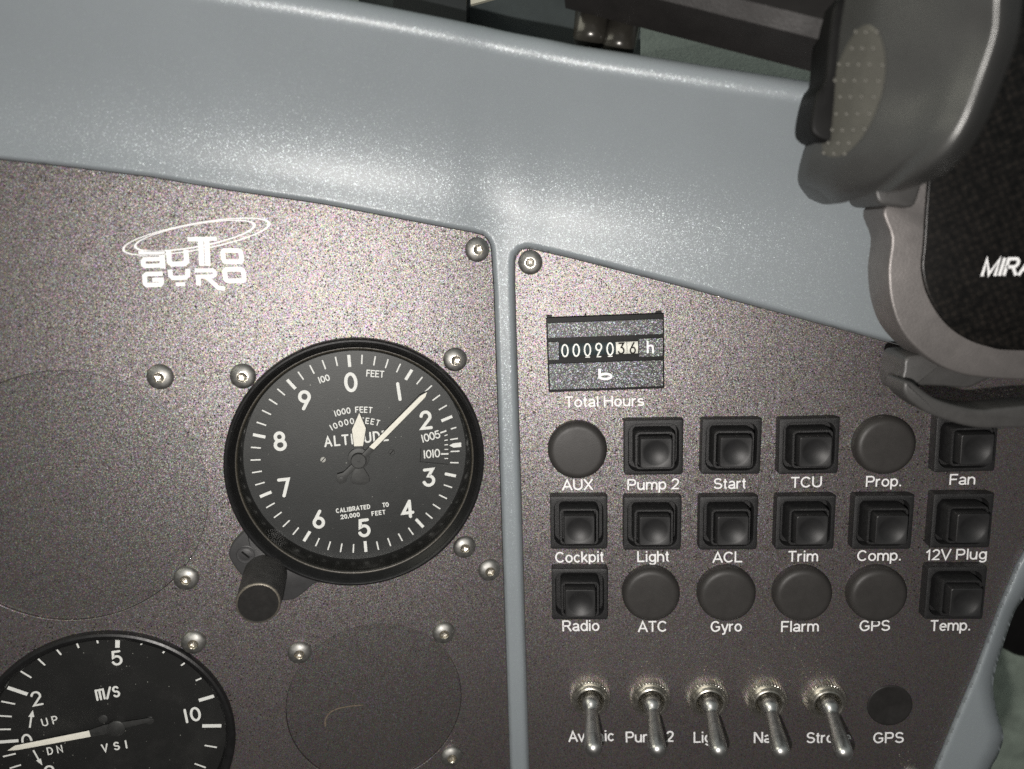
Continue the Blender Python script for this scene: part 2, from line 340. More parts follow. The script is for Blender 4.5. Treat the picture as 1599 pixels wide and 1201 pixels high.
# ---- stroke lettering for the dials
def arc(cx, cy, rx, ry, a0, a1, n=12): return [(cx+rx*math.cos(math.radians(a0+(a1-a0)*i/n)), cy+ry*math.sin(math.radians(a0+(a1-a0)*i/n))) for i in range(n+1)]
G = {
 '0': (.58, [arc(.29, .5, .29, .5, 90, 450, 24)]), 'O': (.62, [arc(.31, .5, .31, .5, 90, 450, 24)]),
 '1': (.16, [[(.08, 0), (.08, 1)]]), 'I': (.12, [[(.06, 0), (.06, 1)]]),
 '2': (.56, [arc(.28, .71, .27, .29, 170, -25, 12)+[(.45, .50), (.02, .0), (.58, .0)]]),
 '3': (.56, [[(.03, 1), (.52, 1), (.26, .60)]+arc(.25, .30, .30, .30, 80, -165, 14)]),
 '4': (.60, [[(.44, 0), (.44, 1)], [(.44, 1), (.0, .26), (.60, .26)]]),
 '5': (.56, [[(.50, 1), (.08, 1), (.04, .56)]+arc(.26, .32, .29, .32, 120, -160, 14)]),
 '6': (.56, [[(.40, 1), (.06, .44)], arc(.28, .29, .27, .29, 150, 510, 20)]),
 '7': (.54, [[(.0, 1), (.54, 1), (.20, 0)]]),
 '8': (.56, [arc(.28, .76, .23, .24, 90, 450, 20), arc(.28, .27, .28, .27, 90, 450, 20)]),
 '9': (.56, [[(.16, 0), (.50, .56)], arc(.28, .71, .27, .29, -30, 330, 20)]),
 'A': (.66, [[(0, 0), (.33, 1), (.66, 0)], [(.12, .32), (.54, .32)]]),
 'B': (.54, [[(0, 0), (0, 1), (.30, 1)]+arc(.28, .76, .24, .24, 80, -80, 8)+[(.05, .52)], [(.28, .52)]+arc(.28, .26, .27, .26, 80, -90, 8)+[(0, 0)]]),
 'C': (.58, [arc(.31, .5, .30, .5, 50, 310, 18)]), 'D': (.60, [[(0, 0), (0, 1), (.24, 1)]+arc(.24, .5, .35, .5, 85, -85, 14)+[(.24, 0), (0, 0)]]),
 'E': (.50, [[(.50, 1), (0, 1), (0, 0), (.50, 0)], [(.03, .52), (.42, .52)]]), 'F': (.48, [[(.48, 1), (0, 1), (0, 0)], [(.03, .52), (.40, .52)]]),
 'L': (.46, [[(0, 1), (0, 0), (.46, 0)]]), 'N': (.58, [[(0, 0), (0, 1), (.58, 0), (.58, 1)]]),
 'M': (.74, [[(0, 0), (0, 1)], [(0, .97), (.37, .97)], [(.37, 0), (.37, .97)], [(.37, .97), (.74, .97), (.74, 0)]]),
 'P': (.54, [[(0, 0), (0, 1), (.28, 1)]+arc(.28, .73, .26, .27, 80, -80, 10)+[(.28, .46), (.02, .46)]]),
 'R': (.56, [[(0, 0), (0, 1), (.28, 1)]+arc(.28, .74, .26, .26, 80, -80, 10)+[(.28, .48), (.02, .48)], [(.26, .47), (.56, 0)]]),
 'S': (.54, [arc(.27, .75, .25, .25, 30, 260, 12)+arc(.27, .26, .27, .26, 80, -150, 12)]), 'T': (.56, [[(.28, 0), (.28, .97)], [(0, 1), (.56, 1)]]),
 'U': (.60, [[(0, 1), (0, .3)]+arc(.30, .3, .30, .30, 180, 360, 12)+[(.60, 1)]]), 'V': (.62, [[(0, 1), (.31, 0), (.62, 1)]]),
 '/': (.5, [[(0, -.05), (.5, 1.05)]]), ',': (.10, [[(.06, .08), (.02, -.1)]]), ' ': (.40, []), 'h': (.5, [[(0, 0), (0, 1)], [(0, .3)]+arc(.25, .38, .25, .27, 180, 0, 10)+[(.5, 0)]]),
}
ZK = [0]
def ribbon(mb, pts, w, z, caps=True):
    p = [np.array(q[:2], float) for q in pts]; p = [q for i, q in enumerate(p) if i == 0 or np.linalg.norm(q-p[i-1]) > 1e-6]
    closed = np.linalg.norm(p[0]-p[-1]) < 1e-6
    if closed: p = p[:-1]
    n = len(p); ZK[0] = (ZK[0]+1) % 7; z = z+ZK[0]*0.000015; L_, R_ = [], []
    for i in range(n):
        a = p[i-1] if (i > 0 or closed) else p[i]; c = p[(i+1) % n] if (i < n-1 or closed) else p[i]
        u = p[i]-a; v = c-p[i]; u = u/np.linalg.norm(u) if np.linalg.norm(u) > 1e-12 else None; v = v/np.linalg.norm(v) if np.linalg.norm(v) > 1e-12 else None
        if u is None: u = v
        if v is None: v = u
        n1, n2 = np.array([-u[1], u[0]]), np.array([-v[1], v[0]]); m = n1+n2; m = m/(np.linalg.norm(m)+1e-9); k = min(2.2, 1/max(.2, m@n1))
        L_.append(p[i]+m*k*w/2); R_.append(p[i]-m*k*w/2)
    vs = [(*q, z) for q in L_]+[(*q, z) for q in R_]
    fs = [(n+i, n+(i+1) % n, (i+1) % n, i) for i in range(n if closed else n-1)]
    mb.add(vs, fs)
    if caps and not closed:
        for q, o in ((p[0], p[0]-p[1]), (p[-1], p[-1]-p[-2])):
            a0 = math.atan2(o[1], o[0])-math.pi/2
            arcp = [(q[0]+w/2*math.cos(a0+math.pi*i/6), q[1]+w/2*math.sin(a0+math.pi*i/6), z) for i in range(7)]
            mb.add(arcp, [tuple(range(7))])
def stroke_text(mb, s, c, cap, w, z, rot=0.0, gap=.24, R=None, width=None, sx=1.0):
    """letters of single strokes centred on c; R bends the line over an arc of that radius"""
    adv = [G[ch][0]*sx*cap for ch in s]; g = gap*cap
    if width is not None and len(s) > 1: g = (width-sum(adv))/(len(s)-1)
    tot = sum(adv)+g*(len(s)-1); x = -tot/2
    for ch, a in zip(s, adv):
        cxm = x+a/2
        for st in G[ch][1]:
            pts = []
            for px, py in st:
                lx, ly = px*sx*cap-a/2, py*cap-cap/2
                if R:
                    th = cxm/R; X = lx*math.cos(-th)-ly*math.sin(-th)+R*math.sin(th); Y = lx*math.sin(-th)+ly*math.cos(-th)+R*math.cos(th)-R
                else: X, Y = cxm+lx, ly
                pts.append((c[0]+X*math.cos(rot)-Y*math.sin(rot), c[1]+X*math.sin(rot)+Y*math.cos(rot)))
            ribbon(mb, pts, w, z)
        x += a+g


def ar(*a): return arc(*a)
# printed sans lettering: single strokes with square ends, widths in capital heights
H = {
 'A': (.88, [[(.02, 0), (.44, .95), (.86, 0)], [(.16, .32), (.72, .32)]]), 'C': (.90, [ar(.47, .5, .40, .435, 38, 322, 22)]), 'D': (.8, []),
 'F': (.72, [[(.72, .93), (.08, .93), (.08, 0)], [(.08, .50), (.64, .50)]]), 'G': (.98, [ar(.48, .5, .40, .435, 40, 318, 22)[:-1]+[(.80, .19), (.85, .25), (.85, .46), (.50, .46)]]),
 'H': (.86, [[(.08, 0), (.08, 1)], [(.78, 0), (.78, 1)], [(.08, .53), (.78, .53)]]), 'L': (.70, [[(.08, 1), (.08, .065), (.70, .065)]]),
 'N': (.86, [[(.08, 0), (.08, .93), (.14, .93), (.72, .07), (.78, .07), (.78, 1)]]), 'P': (.82, [[(.08, 0), (.08, .935), (.46, .935)]+ar(.50, .70, .24, .235, 85, -85, 10)+[(.46, .465), (.08, .465)]]),
 'R': (.90, [[(.08, 0), (.08, .935), (.48, .935)]+ar(.52, .71, .24, .225, 85, -85, 10)+[(.48, .485), (.08, .485)], [(.50, .48), (.84, 0)]]),
 'S': (.84, [ar(.42, .71, .30, .225, 20, 250, 14)+[(.42, .50)]+ar(.42, .285, .335, .22, 70, -165, 16)]), 'T': (.78, [[(.02, .935), (.76, .935)], [(.39, 0), (.39, .93)]]),
 'U': (.86, [[(.08, 1), (.08, .38)]+ar(.43, .36, .35, .295, 180, 360, 14)+[(.78, 1)]]), 'V': (.86, [[(.02, 1), (.43, .05), (.84, 1)]]), 'X': (.84, [[(.05, 1), (.80, 0)], [(.80, 1), (.05, 0)]]),
 '1': (.50, [[(.08, .70), (.34, .92), (.34, 0)]]), '2': (.70, [ar(.35, .70, .27, .235, 170, -20, 12)+[(.50, .46), (.07, .065), (.66, .065)]]),
 'a': (.68, [ar(.33, .49, .24, .19, 160, 10, 8)+[(.57, .40), (.57, .12), (.66, .02)], ar(.32, .20, .26, .145, 60, 330, 14)+[(.56, .28)], [(.57, .40), (.40, .365)]]),
 'b': (.72, [[(.07, 0), (.07, 1)], ar(.36, .36, .28, .31, 0, 360, 20)]), 'c': (.66, [ar(.35, .36, .27, .305, 38, 322, 16)]),
 'd': (.72, [[(.65, 0), (.65, 1)], ar(.36, .36, .28, .31, 0, 360, 20)]), 'e': (.72, [[(.09, .37), (.63, .37)]+ar(.36, .36, .275, .305, 5, 318, 18)]), 'f': (.38, [[(.17, 0), (.17, .80)]+ar(.32, .80, .15, .14, 180, 95, 6), [(.01, .66), (.36, .66)]]),
 'g': (.72, [ar(.36, .365, .275, .30, 0, 360, 20), [(.64, .72), (.64, .0)]+ar(.37, -.03, .27, .195, 0, -160, 10)]),
 'h': (.70, [[(.07, 0), (.07, 1)], [(.07, .36)]+ar(.34, .40, .265, .265, 180, 0, 12)+[(.605, 0)]]), 'i': (.22, [[(.11, 0), (.11, .72)], [(.11, .86), (.11, 1)]]),
 'k': (.64, [[(.07, 0), (.07, 1)], [(.56, .72), (.09, .26)], [(.24, .41), (.60, 0)]]), 'l': (.22, [[(.11, 0), (.11, 1)]]),
 'm': (1.06, [[(.07, 0), (.07, .72)], [(.07, .36)]+ar(.31, .42, .235, .245, 180, 0, 10)+[(.545, 0)], [(.545, .36)]+ar(.77, .42, .22, .245, 180, 0, 10)+[(.99, 0)]]),
 'n': (.70, [[(.07, 0), (.07, .72)], [(.07, .36)]+ar(.34, .40, .265, .265, 180, 0, 12)+[(.605, 0)]]), 'o': (.74, [ar(.37, .36, .29, .305, 0, 360, 22)]),
 'p': (.72, [[(.07, -.27), (.07, .72)], ar(.36, .36, .28, .31, 0, 360, 20)]), 'r': (.44, [[(.07, 0), (.07, .72)], [(.07, .38)]+ar(.33, .38, .26, .28, 180, 75, 8)]),
 's': (.64, [ar(.32, .51, .23, .15, 25, 250, 12)+[(.32, .36)]+ar(.32, .205, .255, .145, 70, -160, 12)]), 't': (.38, [[(.17, .92), (.17, .18)]+ar(.30, .18, .13, .125, 180, 280, 6), [(.01, .66), (.34, .66)]]),
 'u': (.70, [[(.07, .72), (.07, .36)]+ar(.33, .32, .26, .27, 180, 350, 12)+[(.605, .36)], [(.605, 0), (.605, .72)]]), 'v': (.66, [[(.02, .72), (.33, .05), (.64, .72)]]),
 'y': (.66, [[(.02, .72), (.34, .03)], [(.64, .72), (.32, -.08)]+ar(.18, -.09, .14, .13, 0, -90, 5)+[(.08, -.21)]]), '.': (.24, [[(.12, 0), (.12, .145)]]), ' ': (.28, []),
 'M': (.98, [[(.08, 0), (.08, .95), (.49, .1), (.90, .95), (.90, 0)]]), 'I': (.24, [[(.12, 0), (.12, 1)]]),
}
def text_mesh(name, s, center, width, cap, z, mat, parent, rot=0.0, shear=0.0, weight=.135):
    """printed words of square-ended strokes, fitted to a measured width and capital height"""
    mb = MB(); gap = .085; tot = sum(H[c][0] for c in s)+gap*(len(s)-1); kx = width/(tot*cap); x = -tot/2
    for ch in s:
        for st in H[ch][1]:
            pts = []
            for px, py in st:
                X, Y = (x+px+shear*py)*cap*kx, (py-.5)*cap
                pts.append((center[0]+X*math.cos(rot)-Y*math.sin(rot), center[1]+X*math.sin(rot)+Y*math.cos(rot)))
            ribbon(mb, pts, weight*cap, z, False)
        x += H[ch][0]+gap
    return mb.build(name, mat, parent)

# ------------------------------------------------------------------ dashboard shell: hood, divider rib and right edge in one skin
def interp(x, pts): return np.interp(x, [p[0] for p in pts], [p[1] for p in pts])
L_TOP = [(-900, 178), (-400, 217), (0, 248), (92, 258), (240, 276), (350, 295), (500, 317), (700, 355)]
L_OUT = [(-400, 217), (0, 248), (92, 258), (240, 276), (350, 295), (500, 317), (700, 355), (741, 362.5), (754, 366), (762.5, 373.7), (767, 383), (768.5, 395), (772, 452), (797, 1201), (804, 1420), (-400, 1420)]
R_OUT = [(832, 1420), (826, 1201), (804, 480), (803, 440), (803.3, 408), (805.5, 398), (812.5, 390), (822.5, 387), (835, 388.7), (900, 404), (1060, 445), (1400, 537), (1700, 618), (1700, 690), (1588, 880), (1560, 947), (1520, 1054), (1488, 1128.7), (1458.7, 1201), (1372, 1420)]
EDGE = [(-900, 162), (-400, 199), (0, 231), (92, 241), (240, 259), (350, 278), (500, 300), (700, 338), (760, 349), (800, 357), (835, 365), (900, 381), (1060, 423), (1400, 515), (1700, 596), (2000, 676)]
LIP = [(-900, -190), (-400, -110), (0, -52), (200, -22), (350, 3), (560, 35), (760, 68), (900, 100), (1100, 134), (1265, 160), (1500, 202), (2000, 290)]
OUTER = [(1760, 560), (1700, 760), (1640, 862), (1599, 933), (1584, 957.5), (1563, 1019), (1553.6, 1051), (1551, 1078), (1557.6, 1115), (1566, 1142), (1566, 1158), (1557.6, 1182), (1547, 1201), (1525, 1260), (1500, 1420)]
OUTER = [tuple(q) for q in (lambda P: [0.5*((2*P[i])+(-P[max(i-1, 0)]+P[i+1])*t+(2*P[max(i-1, 0)]-5*P[i]+4*P[i+1]-P[min(i+2, len(P)-1)])*t*t+(-P[max(i-1, 0)]+3*P[i]-3*P[i+1]+P[min(i+2, len(P)-1)])*t**3) for i in range(len(P)-1) for t in np.arange(6)/6]+[P[-1]])(np.array(OUTER, float))]
def sd_poly(p, poly, closed=True):
    """signed distance in pixels (negative inside) and its gradient"""
    a = np.array(poly, float); b = np.roll(a, -1, 0)
    if not closed: a, b = a[:-1], b[:-1]
    e_ = b-a; w = p[:, None]-a[None]; t = np.clip((w*e_).sum(2)/(e_*e_).sum(1), 0, 1)
    df = w-t[..., None]*e_; d2 = (df**2).sum(2); k = d2.argmin(1); r = np.arange(len(p)); d = np.sqrt(d2[r, k]); g = df[r, k]/(d[:, None]+1e-9)
    if closed:
        c = np.zeros(len(p), bool)
        for i in range(len(a)):
            y0, y1 = a[i, 1], b[i, 1]; hit = (p[:, 1] < y0) != (p[:, 1] < y1)
            xx = a[i, 0]+(p[:, 1]-y0)/((y1-y0) if abs(y1-y0) > 1e-9 else 1e-9)*(b[i, 0]-a[i, 0]); c ^= hit & (p[:, 0] < xx)
        sgn = np.where(c, -1, 1)
    else:
        cr = e_[k, 0]*w[r, k, 1]-e_[k, 1]*w[r, k, 0]; sgn = np.where(cr > 0, -1, 1)
    return d*sgn, g*sgn[:, None]
def blend(px, py):
    wdt = 85+np.clip(interp(px, EDGE)-py, 0, 260)*5.0
    t = np.clip((px-(786-wdt))/(2*wdt), 0, 1); return t*t*(3-2*t)
def bl_cam(px, py, h):
    t = blend(px, py); return (1-t)*PL.cam(px, py, h)+t*PR.cam(px, py, h)
def bl_frame(px, py):
    t = blend(px, py); n = -((1-t)*PL.d+t*PR.d); u = -((1-t)*PL.ey+t*PR.ey); return n/np.linalg.norm(n), u/np.linalg.norm(u)
HS = 2.1*MM
cols = np.unique(np.concatenate([np.arange(-420, 740, 14), np.arange(740, 872, 1.6), np.arange(872, 1440, 14), np.arange(1440, 1610, 2.5), np.arange(1610, 1790, 14)]))
H_LIP, R_LIP = 24*MM, 4.0*MM
def shell():
    mb = MB(); secA = []
    for x in cols:
        ye, yl = interp(x, EDGE), interp(x, LIP)
        E_ = bl_cam(x, ye, HS); T = bl_cam(x, yl, H_LIP); n, u = bl_frame(x, ye)
        v = T-E_; v = v-(v@n)*n; Ls = np.linalg.norm(v); w = v/Ls
        a1 = math.radians(46); st = Ls-R_LIP*(math.sin(a1)-math.sin(math.radians(13)))
        hh = H_LIP-HS-R_LIP*(math.cos(math.radians(13))-math.cos(a1)); f0 = .04
        p = math.tan(a1)*st*(1-f0)/hh; row = []
        for i in range(0, 37):
            f = i/36; g = max(0, (f-f0)/(1-f0)); row.append(E_+w*st*f+n*hh*g**p)
        c = row[-1]+R_LIP*(math.sin(a1)*w-math.cos(a1)*n)
        for i in range(1, 21):
            a = a1-(a1+math.radians(95))*i/20; row.append(c+R_LIP*(-math.sin(a)*w+math.cos(a)*n))
        for k in (4, 12, 30, 70): row.append(row[-1]-n*k*MM*.6+w*k*MM*0.10)
        secA.append([W(q) for q in row])
    nA = len(secA[0]); m = len(cols)
    # lower part
    ys = np.unique(np.concatenate([np.linspace(0, 1, 0), np.arange(0, 110, 1.6), np.arange(110, 1080, 6.0)]))
    gx, gy = [], []
    for x in cols:
        ye = interp(x, EDGE); gx.append(np.full(len(ys), x)); gy.append(ye+ys*(1420-ye)/ys[-1])
    gx, gy = np.array(gx), np.array(gy); p = np.stack([gx.ravel(), gy.ravel()], 1); n2 = len(ys)
    drop = np.zeros(len(p), bool); h = np.full(len(p), HS)
    info = []
    for poly, closed, r, cell in ((L_OUT, True, 1.7*MM, 2.2), (R_OUT, True, 2.1*MM, 2.2), (OUTER, False, 5.0*MM, 2.6)):
        s, g = sd_poly(p, poly, closed)
        if not closed: s = -s; g = -g      # positive inside the shell
        snap = np.abs(s) < cell; fixed = p[snap]-s[snap][:, None]*g[snap]; p[snap] = fixed; s = np.where(snap, 0, s)
        info.append((s, r, closed))
    h = np.full(len(p), HS)
    for s, r, closed in info:
        q = np.clip(s/5.0*MM, 0, r); dz = r-np.sqrt(np.maximum(0, r*r-(r-q)**2)); h = np.minimum(h, HS-dz)
        drop |= s < -0.01
    t0 = len(mb.v); verts = [W(bl_cam(a[0], a[1], z)) for a, z in zip(p, h)]
    fl = [(i*n2+j, i*n2+j+1, (i+1)*n2+j+1, (i+1)*n2+j) for i in range(m-1) for j in range(n2-1)]
    fl = [f for f in fl if not any(drop[k] for k in f)]
    mb.add(verts, fl, True)
    # tucked-in flanges along every open edge
    ec = {}
    for f in fl:
        for a, b in zip(f, f[1:]+f[:1]): ec[(a, b)] = 1
    open_e = [k for k in ec if (k[1], k[0]) not in ec]
    onrim = (np.abs(info[0][0]) < .01) | (np.abs(info[1][0]) < .01); onout = np.abs(info[2][0]) < .01
    ext = []; ef = []; mp = {}
    def low(k):
        if k not in mp:
            n, u = bl_frame(p[k, 0], p[k, 1]); d_ = 3.0*MM if onrim[k] else 45*MM
            mp[k] = len(ext); ext.append(W(bl_cam(p[k, 0], p[k, 1], h[k])-n*d_))
        return mp[k]
    for a, b in open_e:
        if (onrim[a] and onrim[b]) or (onout[a] and onout[b]): ef.append((a, b))
    base = len(mb.v)
    fs = []
    for a, b in ef: fs.append((t0+b, t0+a, base+low(a), base+low(b)))
    mb.v += [tuple(map(float, q)) for q in ext]; mb.f += fs; mb.sm += [True]*len(fs)
    # hood
    o = len(mb.v)
    for r in secA: mb.v += [tuple(map(float, q)) for q in r]
    for i in range(m-1):
        for j in range(nA-1): mb.f.append((o+i*nA+j, o+(i+1)*nA+j, o+(i+1)*nA+j+1, o+i*nA+j+1)); mb.sm.append(True)
    ob = mb.build('dashboard', 'shell_paint', sharp=50)
    import bmesh
    b = bmesh.new(); b.from_mesh(ob.data); bmesh.ops.remove_doubles(b, verts=b.verts, dist=2e-6); bmesh.ops.delete(b, geom=[v for v in b.verts if not v.link_faces], context='VERTS')
    bmesh.ops.recalc_face_normals(b, faces=b.faces); b.to_mesh(ob.data); b.free()
    ob.data.set_sharp_from_angle(angle=math.radians(50))
    return tag(ob, 'blue grey speckled dashboard shell with overhanging hood and raised rib between the two panels', 'dashboard')
shell()

# ------------------------------------------------------------------ instrument panel (left) and switch panel (right)
def loc(P, pts, h=0.0): return [at(P, x, y, h) for x, y in pts]
def ell(c, r, n=96): return [np.array([c[0]+r*math.cos(2*math.pi*i/n), c[1]+r*math.sin(2*math.pi*i/n)]) for i in range(n)]
ALT_C = np.mean([at(PL, x, y, -8*MM) for x, y in ((544.9, 555.2), (717.3, 695.4), (571.7, 860.9), (390.9, 729.9))], 0)
ALT_R = np.mean([np.linalg.norm(at(PL, x, y, -8*MM)-ALT_C) for x, y in ((544.9, 555.2), (717.3, 695.4), (571.7, 860.9), (390.9, 729.9))])
_u = at(PL, 544.9, 555.2, -8*MM)-at(PL, 571.7, 860.9, -8*MM); ALT_A = math.atan2(_u[1], _u[0])-math.pi/2
COV_C = at(PL, 586.5, 1100); COV_R = abs(at(PL, 723.7, 1085)[0]-at(PL, 449.7, 1113)[0])/2
_vp = [at(PL, x, y, 1.0*MM) for x, y in ((162, 986.5), (367.5, 1157), (312, 1036), (60, 1013), (230, 993.5))]
A_ = np.array([[2*q[0], 2*q[1], 1] for q in _vp]); b_ = np.array([q@q for q in _vp]); sol = np.linalg.lstsq(A_, b_, rcond=None)[0]
VSI_C = sol[:2]; VSI_RIM = math.sqrt(sol[2]+VSI_C@VSI_C)
_bp = [at(PL, x, y) for x, y in ((325, 790), (250, 925), (120, 965), (40, 962), (270, 650))]
A_ = np.array([[2*q[0], 2*q[1], 1] for q in _bp]); b_ = np.array([q@q for q in _bp]); sol = np.linalg.lstsq(A_, b_, rcond=None)[0]
BLK_C = sol[:2]; BLK_R = math.sqrt(sol[2]+BLK_C@BLK_C)
print('ALT', ALT_C, ALT_R, math.degrees(ALT_A), 'COV', COV_C, COV_R, 'BLK', BLK_C, BLK_R, 'VSI', VSI_C)

lo = inset([q for q in loc(PL, L_OUT)][::-1] if area2(loc(PL, L_OUT)) < 0 else loc(PL, L_OUT), 0.20*MM)
ro = inset([q for q in loc(PR, R_OUT)][::-1] if area2(loc(PR, R_OUT)) < 0 else loc(PR, R_OUT), 0.22*MM)
ALT_HOLE, VSI_HOLE = 36.5*MM, 36.5*MM
lp = plate_with_holes('instrument_panel', lo, [ell(ALT_C, ALT_HOLE), ell(VSI_C, VSI_HOLE), ell(COV_C, COV_R), ell(BLK_C, BLK_R)], -1.6*MM, 0, 'panel_powder', PL.M)
tag(lp, 'dark speckled instrument panel carrying the round gauges and the white logo', 'panel')
rpn = plate_with_holes('switch_panel', ro, [], -1.6*MM, 0, 'panel_powder', PR.M)
tag(rpn, 'dark speckled switch panel with labelled square switches and round caps', 'panel')
def disc(name, c, r, label, extra=None):
    b = MB(); b.lathe([(r+1.5*MM, -3*MM), (r+1.5*MM, -1.9*MM), (r-0.13*MM, -1.9*MM), (r-.13*MM, -0.70*MM), (0.0001, -0.70*MM)], 160, False)
    o = b.build(name, 'plate_powder', None, PL.M @ Matrix.Translation((c[0], c[1], 0)))
    return tag(o, label, 'cover plate', 'round blanking plates closing unused gauge holes')
disc('blanking_plate', BLK_C, BLK_R, 'large round speckled blanking plate at the left edge of the panel')
bp = disc('blanking_plate', COV_C, COV_R, 'small round speckled blanking plate below the altimeter with a pale curved scuff')
sc_ = MB(); pts = catmull([at(PL, x, y)-COV_C for x, y in ((508, 1136), (508, 1126), (514, 1116), (526, 1109), (545, 1105), (566, 1103))], 5)
ribbon(sc_, pts, 0.42*MM, -0.66*MM); sc_.build('scuff_mark', 'dust_scuff', bp)

# logo on the instrument panel: two swept rings over two rows of square lettering
def logo():
    mb = MB(); Z = 0.06*MM
    def q(x, y): return at(PL, 170+x/5.922, 320+y/5.922)
    def band(o, i):
        """ring between two ellipses (cx, cy, rx, ry, tilt)"""
        n = 96; z = Z+0.03*MM; vs = []
        for cx, cy, rx, ry, tl in (o, i):
            for k in range(n):
                a = 2*math.pi*k/n; X, Y = rx*math.cos(a), ry*math.sin(a); c_, s_ = math.cos(tl), math.sin(tl)
                vs.append((*q(cx+X*c_-Y*s_, cy+X*s_+Y*c_), z))
        mb.add(vs, [(k, (k+1) % n, n+(k+1) % n, n+k) for k in range(n)])
    tl = math.radians(-10.2)
    band((810, 293, 697, 128, tl), (806, 293, 672, 117, tl)); band((796, 286, 573, 110, tl), (793, 284, 546, 98, tl))
    def st(pts, w, z=0, caps=False):
        P_ = [q(*p) for p in pts]; ribbon(mb, P_, w*.84/5.922/5.3*MM, Z+z, caps)
    def rr(x0, y0, x1, y1, r=26, skew=14):
        pts = []
        for cx, cy, a0 in ((x1-r, y0+r, -90), (x1-r, y1-r, 0), (x0+r, y1-r, 90), (x0+r, y0+r, 180)):
            for k in range(5):
                a = math.radians(a0+22.5*k); X, Y = cx+r*math.cos(a), cy+r*math.sin(a); pts.append((X+skew*(Y-y0)/(y1-y0), Y))
        return pts+[pts[0]]
    W_ = 50
    # first row
    st([(276, 452), (492, 444), (498, 560), (500, 588)], 54); st([(500, 498), (330, 503), (316, 520), (320, 556), (335, 566), (500, 560)], 44, .012*MM)
    st([(552, 425), (560, 525), (585, 548), (700, 543), (720, 525), (714, 415)], 52)
    st([(728, 318), (1000, 312)], 44); st([(850, 330), (862, 565)], 54, .012*MM); st([(906, 330), (916, 565)], 54, .012*MM)
    st(rr(1050, 422, 1218, 526), W_)
    # second row
    st([(500, 636), (350, 640), (330, 660), (335, 725), (352, 742), (475, 738), (488, 722), (486, 692), (402, 694)], 46)
    st([(566, 598), (572, 655), (592, 676), (710, 672), (730, 650), (728, 592)], 46); st([(620, 735), (706, 731)], 38)
    st([(794, 608), (960, 604), (980, 622), (980, 645), (960, 660), (812, 664)], 42); st([(826, 650), (832, 745)], 50, .012*MM)
    st([(900, 668), (930, 690), (1010, 765), (1075, 776)], 46, .006*MM)
    st(rr(1068, 596, 1240, 702), W_)
    mb.build('logo', 'legend_paint', lp)
logo()

# legends printed on the switch panel: text, centre pixel, width and capital height in pixels
LEG = [('AUX', 902, 757, 48), ('Pump 2', 1020, 756.5, 81), ('Start', 1139.5, 755, 51), ('TCU', 1259, 753, 49), ('Prop.', 1380, 751.5, 56), ('Fan', 1503, 748.5, 41),
       ('Cockpit', 905, 870, 76), ('Light', 1020, 869, 50), ('ACL', 1136, 870, 46), ('Trim', 1254, 868.5, 47), ('Comp.', 1373, 867.5, 69), ('12V Plug', 1493, 866, 96),
       ('Radio', 907, 977, 58), ('ATC', 1019, 978.3, 45), ('Gyro', 1134, 978, 49), ('Flarm', 1249, 978, 59), ('GPS', 1366, 977, 48), ('Temp.', 1484, 976.5, 63),
       ('Avionic', 923.5, 1149.5, 71), ('Pump 2', 1014.5, 1150.5, 75), ('Light', 1107, 1151, 48), ('Nav', 1197, 1151.5, 40), ('Strobe', 1294, 1151.5, 70), ('GPS', 1387.5, 1152, 48),
       ('Total Hours', 944, 627, 124)]
for s, x, y, w in LEG:
    x0, x1 = at(PR, x-w/2, y), at(PR, x+w/2, y-0.010*w); c = (x0+x1)/2; hh = abs(at(PR, x, y-8)[1]-at(PR, x, y+8)[1])
    asc = 17.0 if s[0] != '1' else 17.0
    text_mesh('legend', s, c, np.linalg.norm(x1-x0), hh*asc/16, 0.05*MM, 'legend_paint', rpn, rot=math.atan2(x1[1]-x0[1], x1[0]-x0[0])+.008)

# ------------------------------------------------------------------ hex socket screws
def screw_proto():
    r = root('socket_screw', PL, (0, 0), 'x', 'screw', 'button head socket screws holding the panels and gauges')
    n = 36; a = [2*math.pi*k/n for k in range(n)]; R = 3.65*MM
    hexr = lambda t, af: af/2/math.cos(((t+math.pi/6) % (math.pi/3))-math.pi/6)
    b = MB(); prof = [(R, -.3*MM), (R, .25*MM), (R*.985, .45*MM)]
    for k in range(1, 9):
        q = k/8*math.radians(66); prof.append((R*math.cos(q)*.985, .45*MM+R*math.sin(q)*.45))
    b.lathe(prof, n); zt = prof[-1][1]; rt = prof[-1][0]
    b.rings([[(rt*math.cos(t), rt*math.sin(t), zt) for t in a], [(1.42*MM*math.cos(t), 1.42*MM*math.sin(t), zt+.02*MM) for t in a]], smooth=False)
    b.build('screw_head', 'screw_steel', r, sharp=35)
    b = MB(); b.rings([[(1.62*MM*math.cos(t), 1.62*MM*math.sin(t), zt+.03*MM) for t in a], [(1.42*MM*math.cos(t), 1.42*MM*math.sin(t), zt+.05*MM) for t in a], [(hexr(t, 2.35*MM)*math.cos(t), hexr(t, 2.35*MM)*math.sin(t), zt-.12*MM) for t in a],
             [(hexr(t, 2.3*MM)*math.cos(t), hexr(t, 2.3*MM)*math.sin(t), zt-1.25*MM) for t in a], [(.05*MM*math.cos(t), .05*MM*math.sin(t), zt-1.6*MM) for t in a]], cap1=True)
    b.build('hex_socket', 'socket_steel', r, sharp=30)
    return r
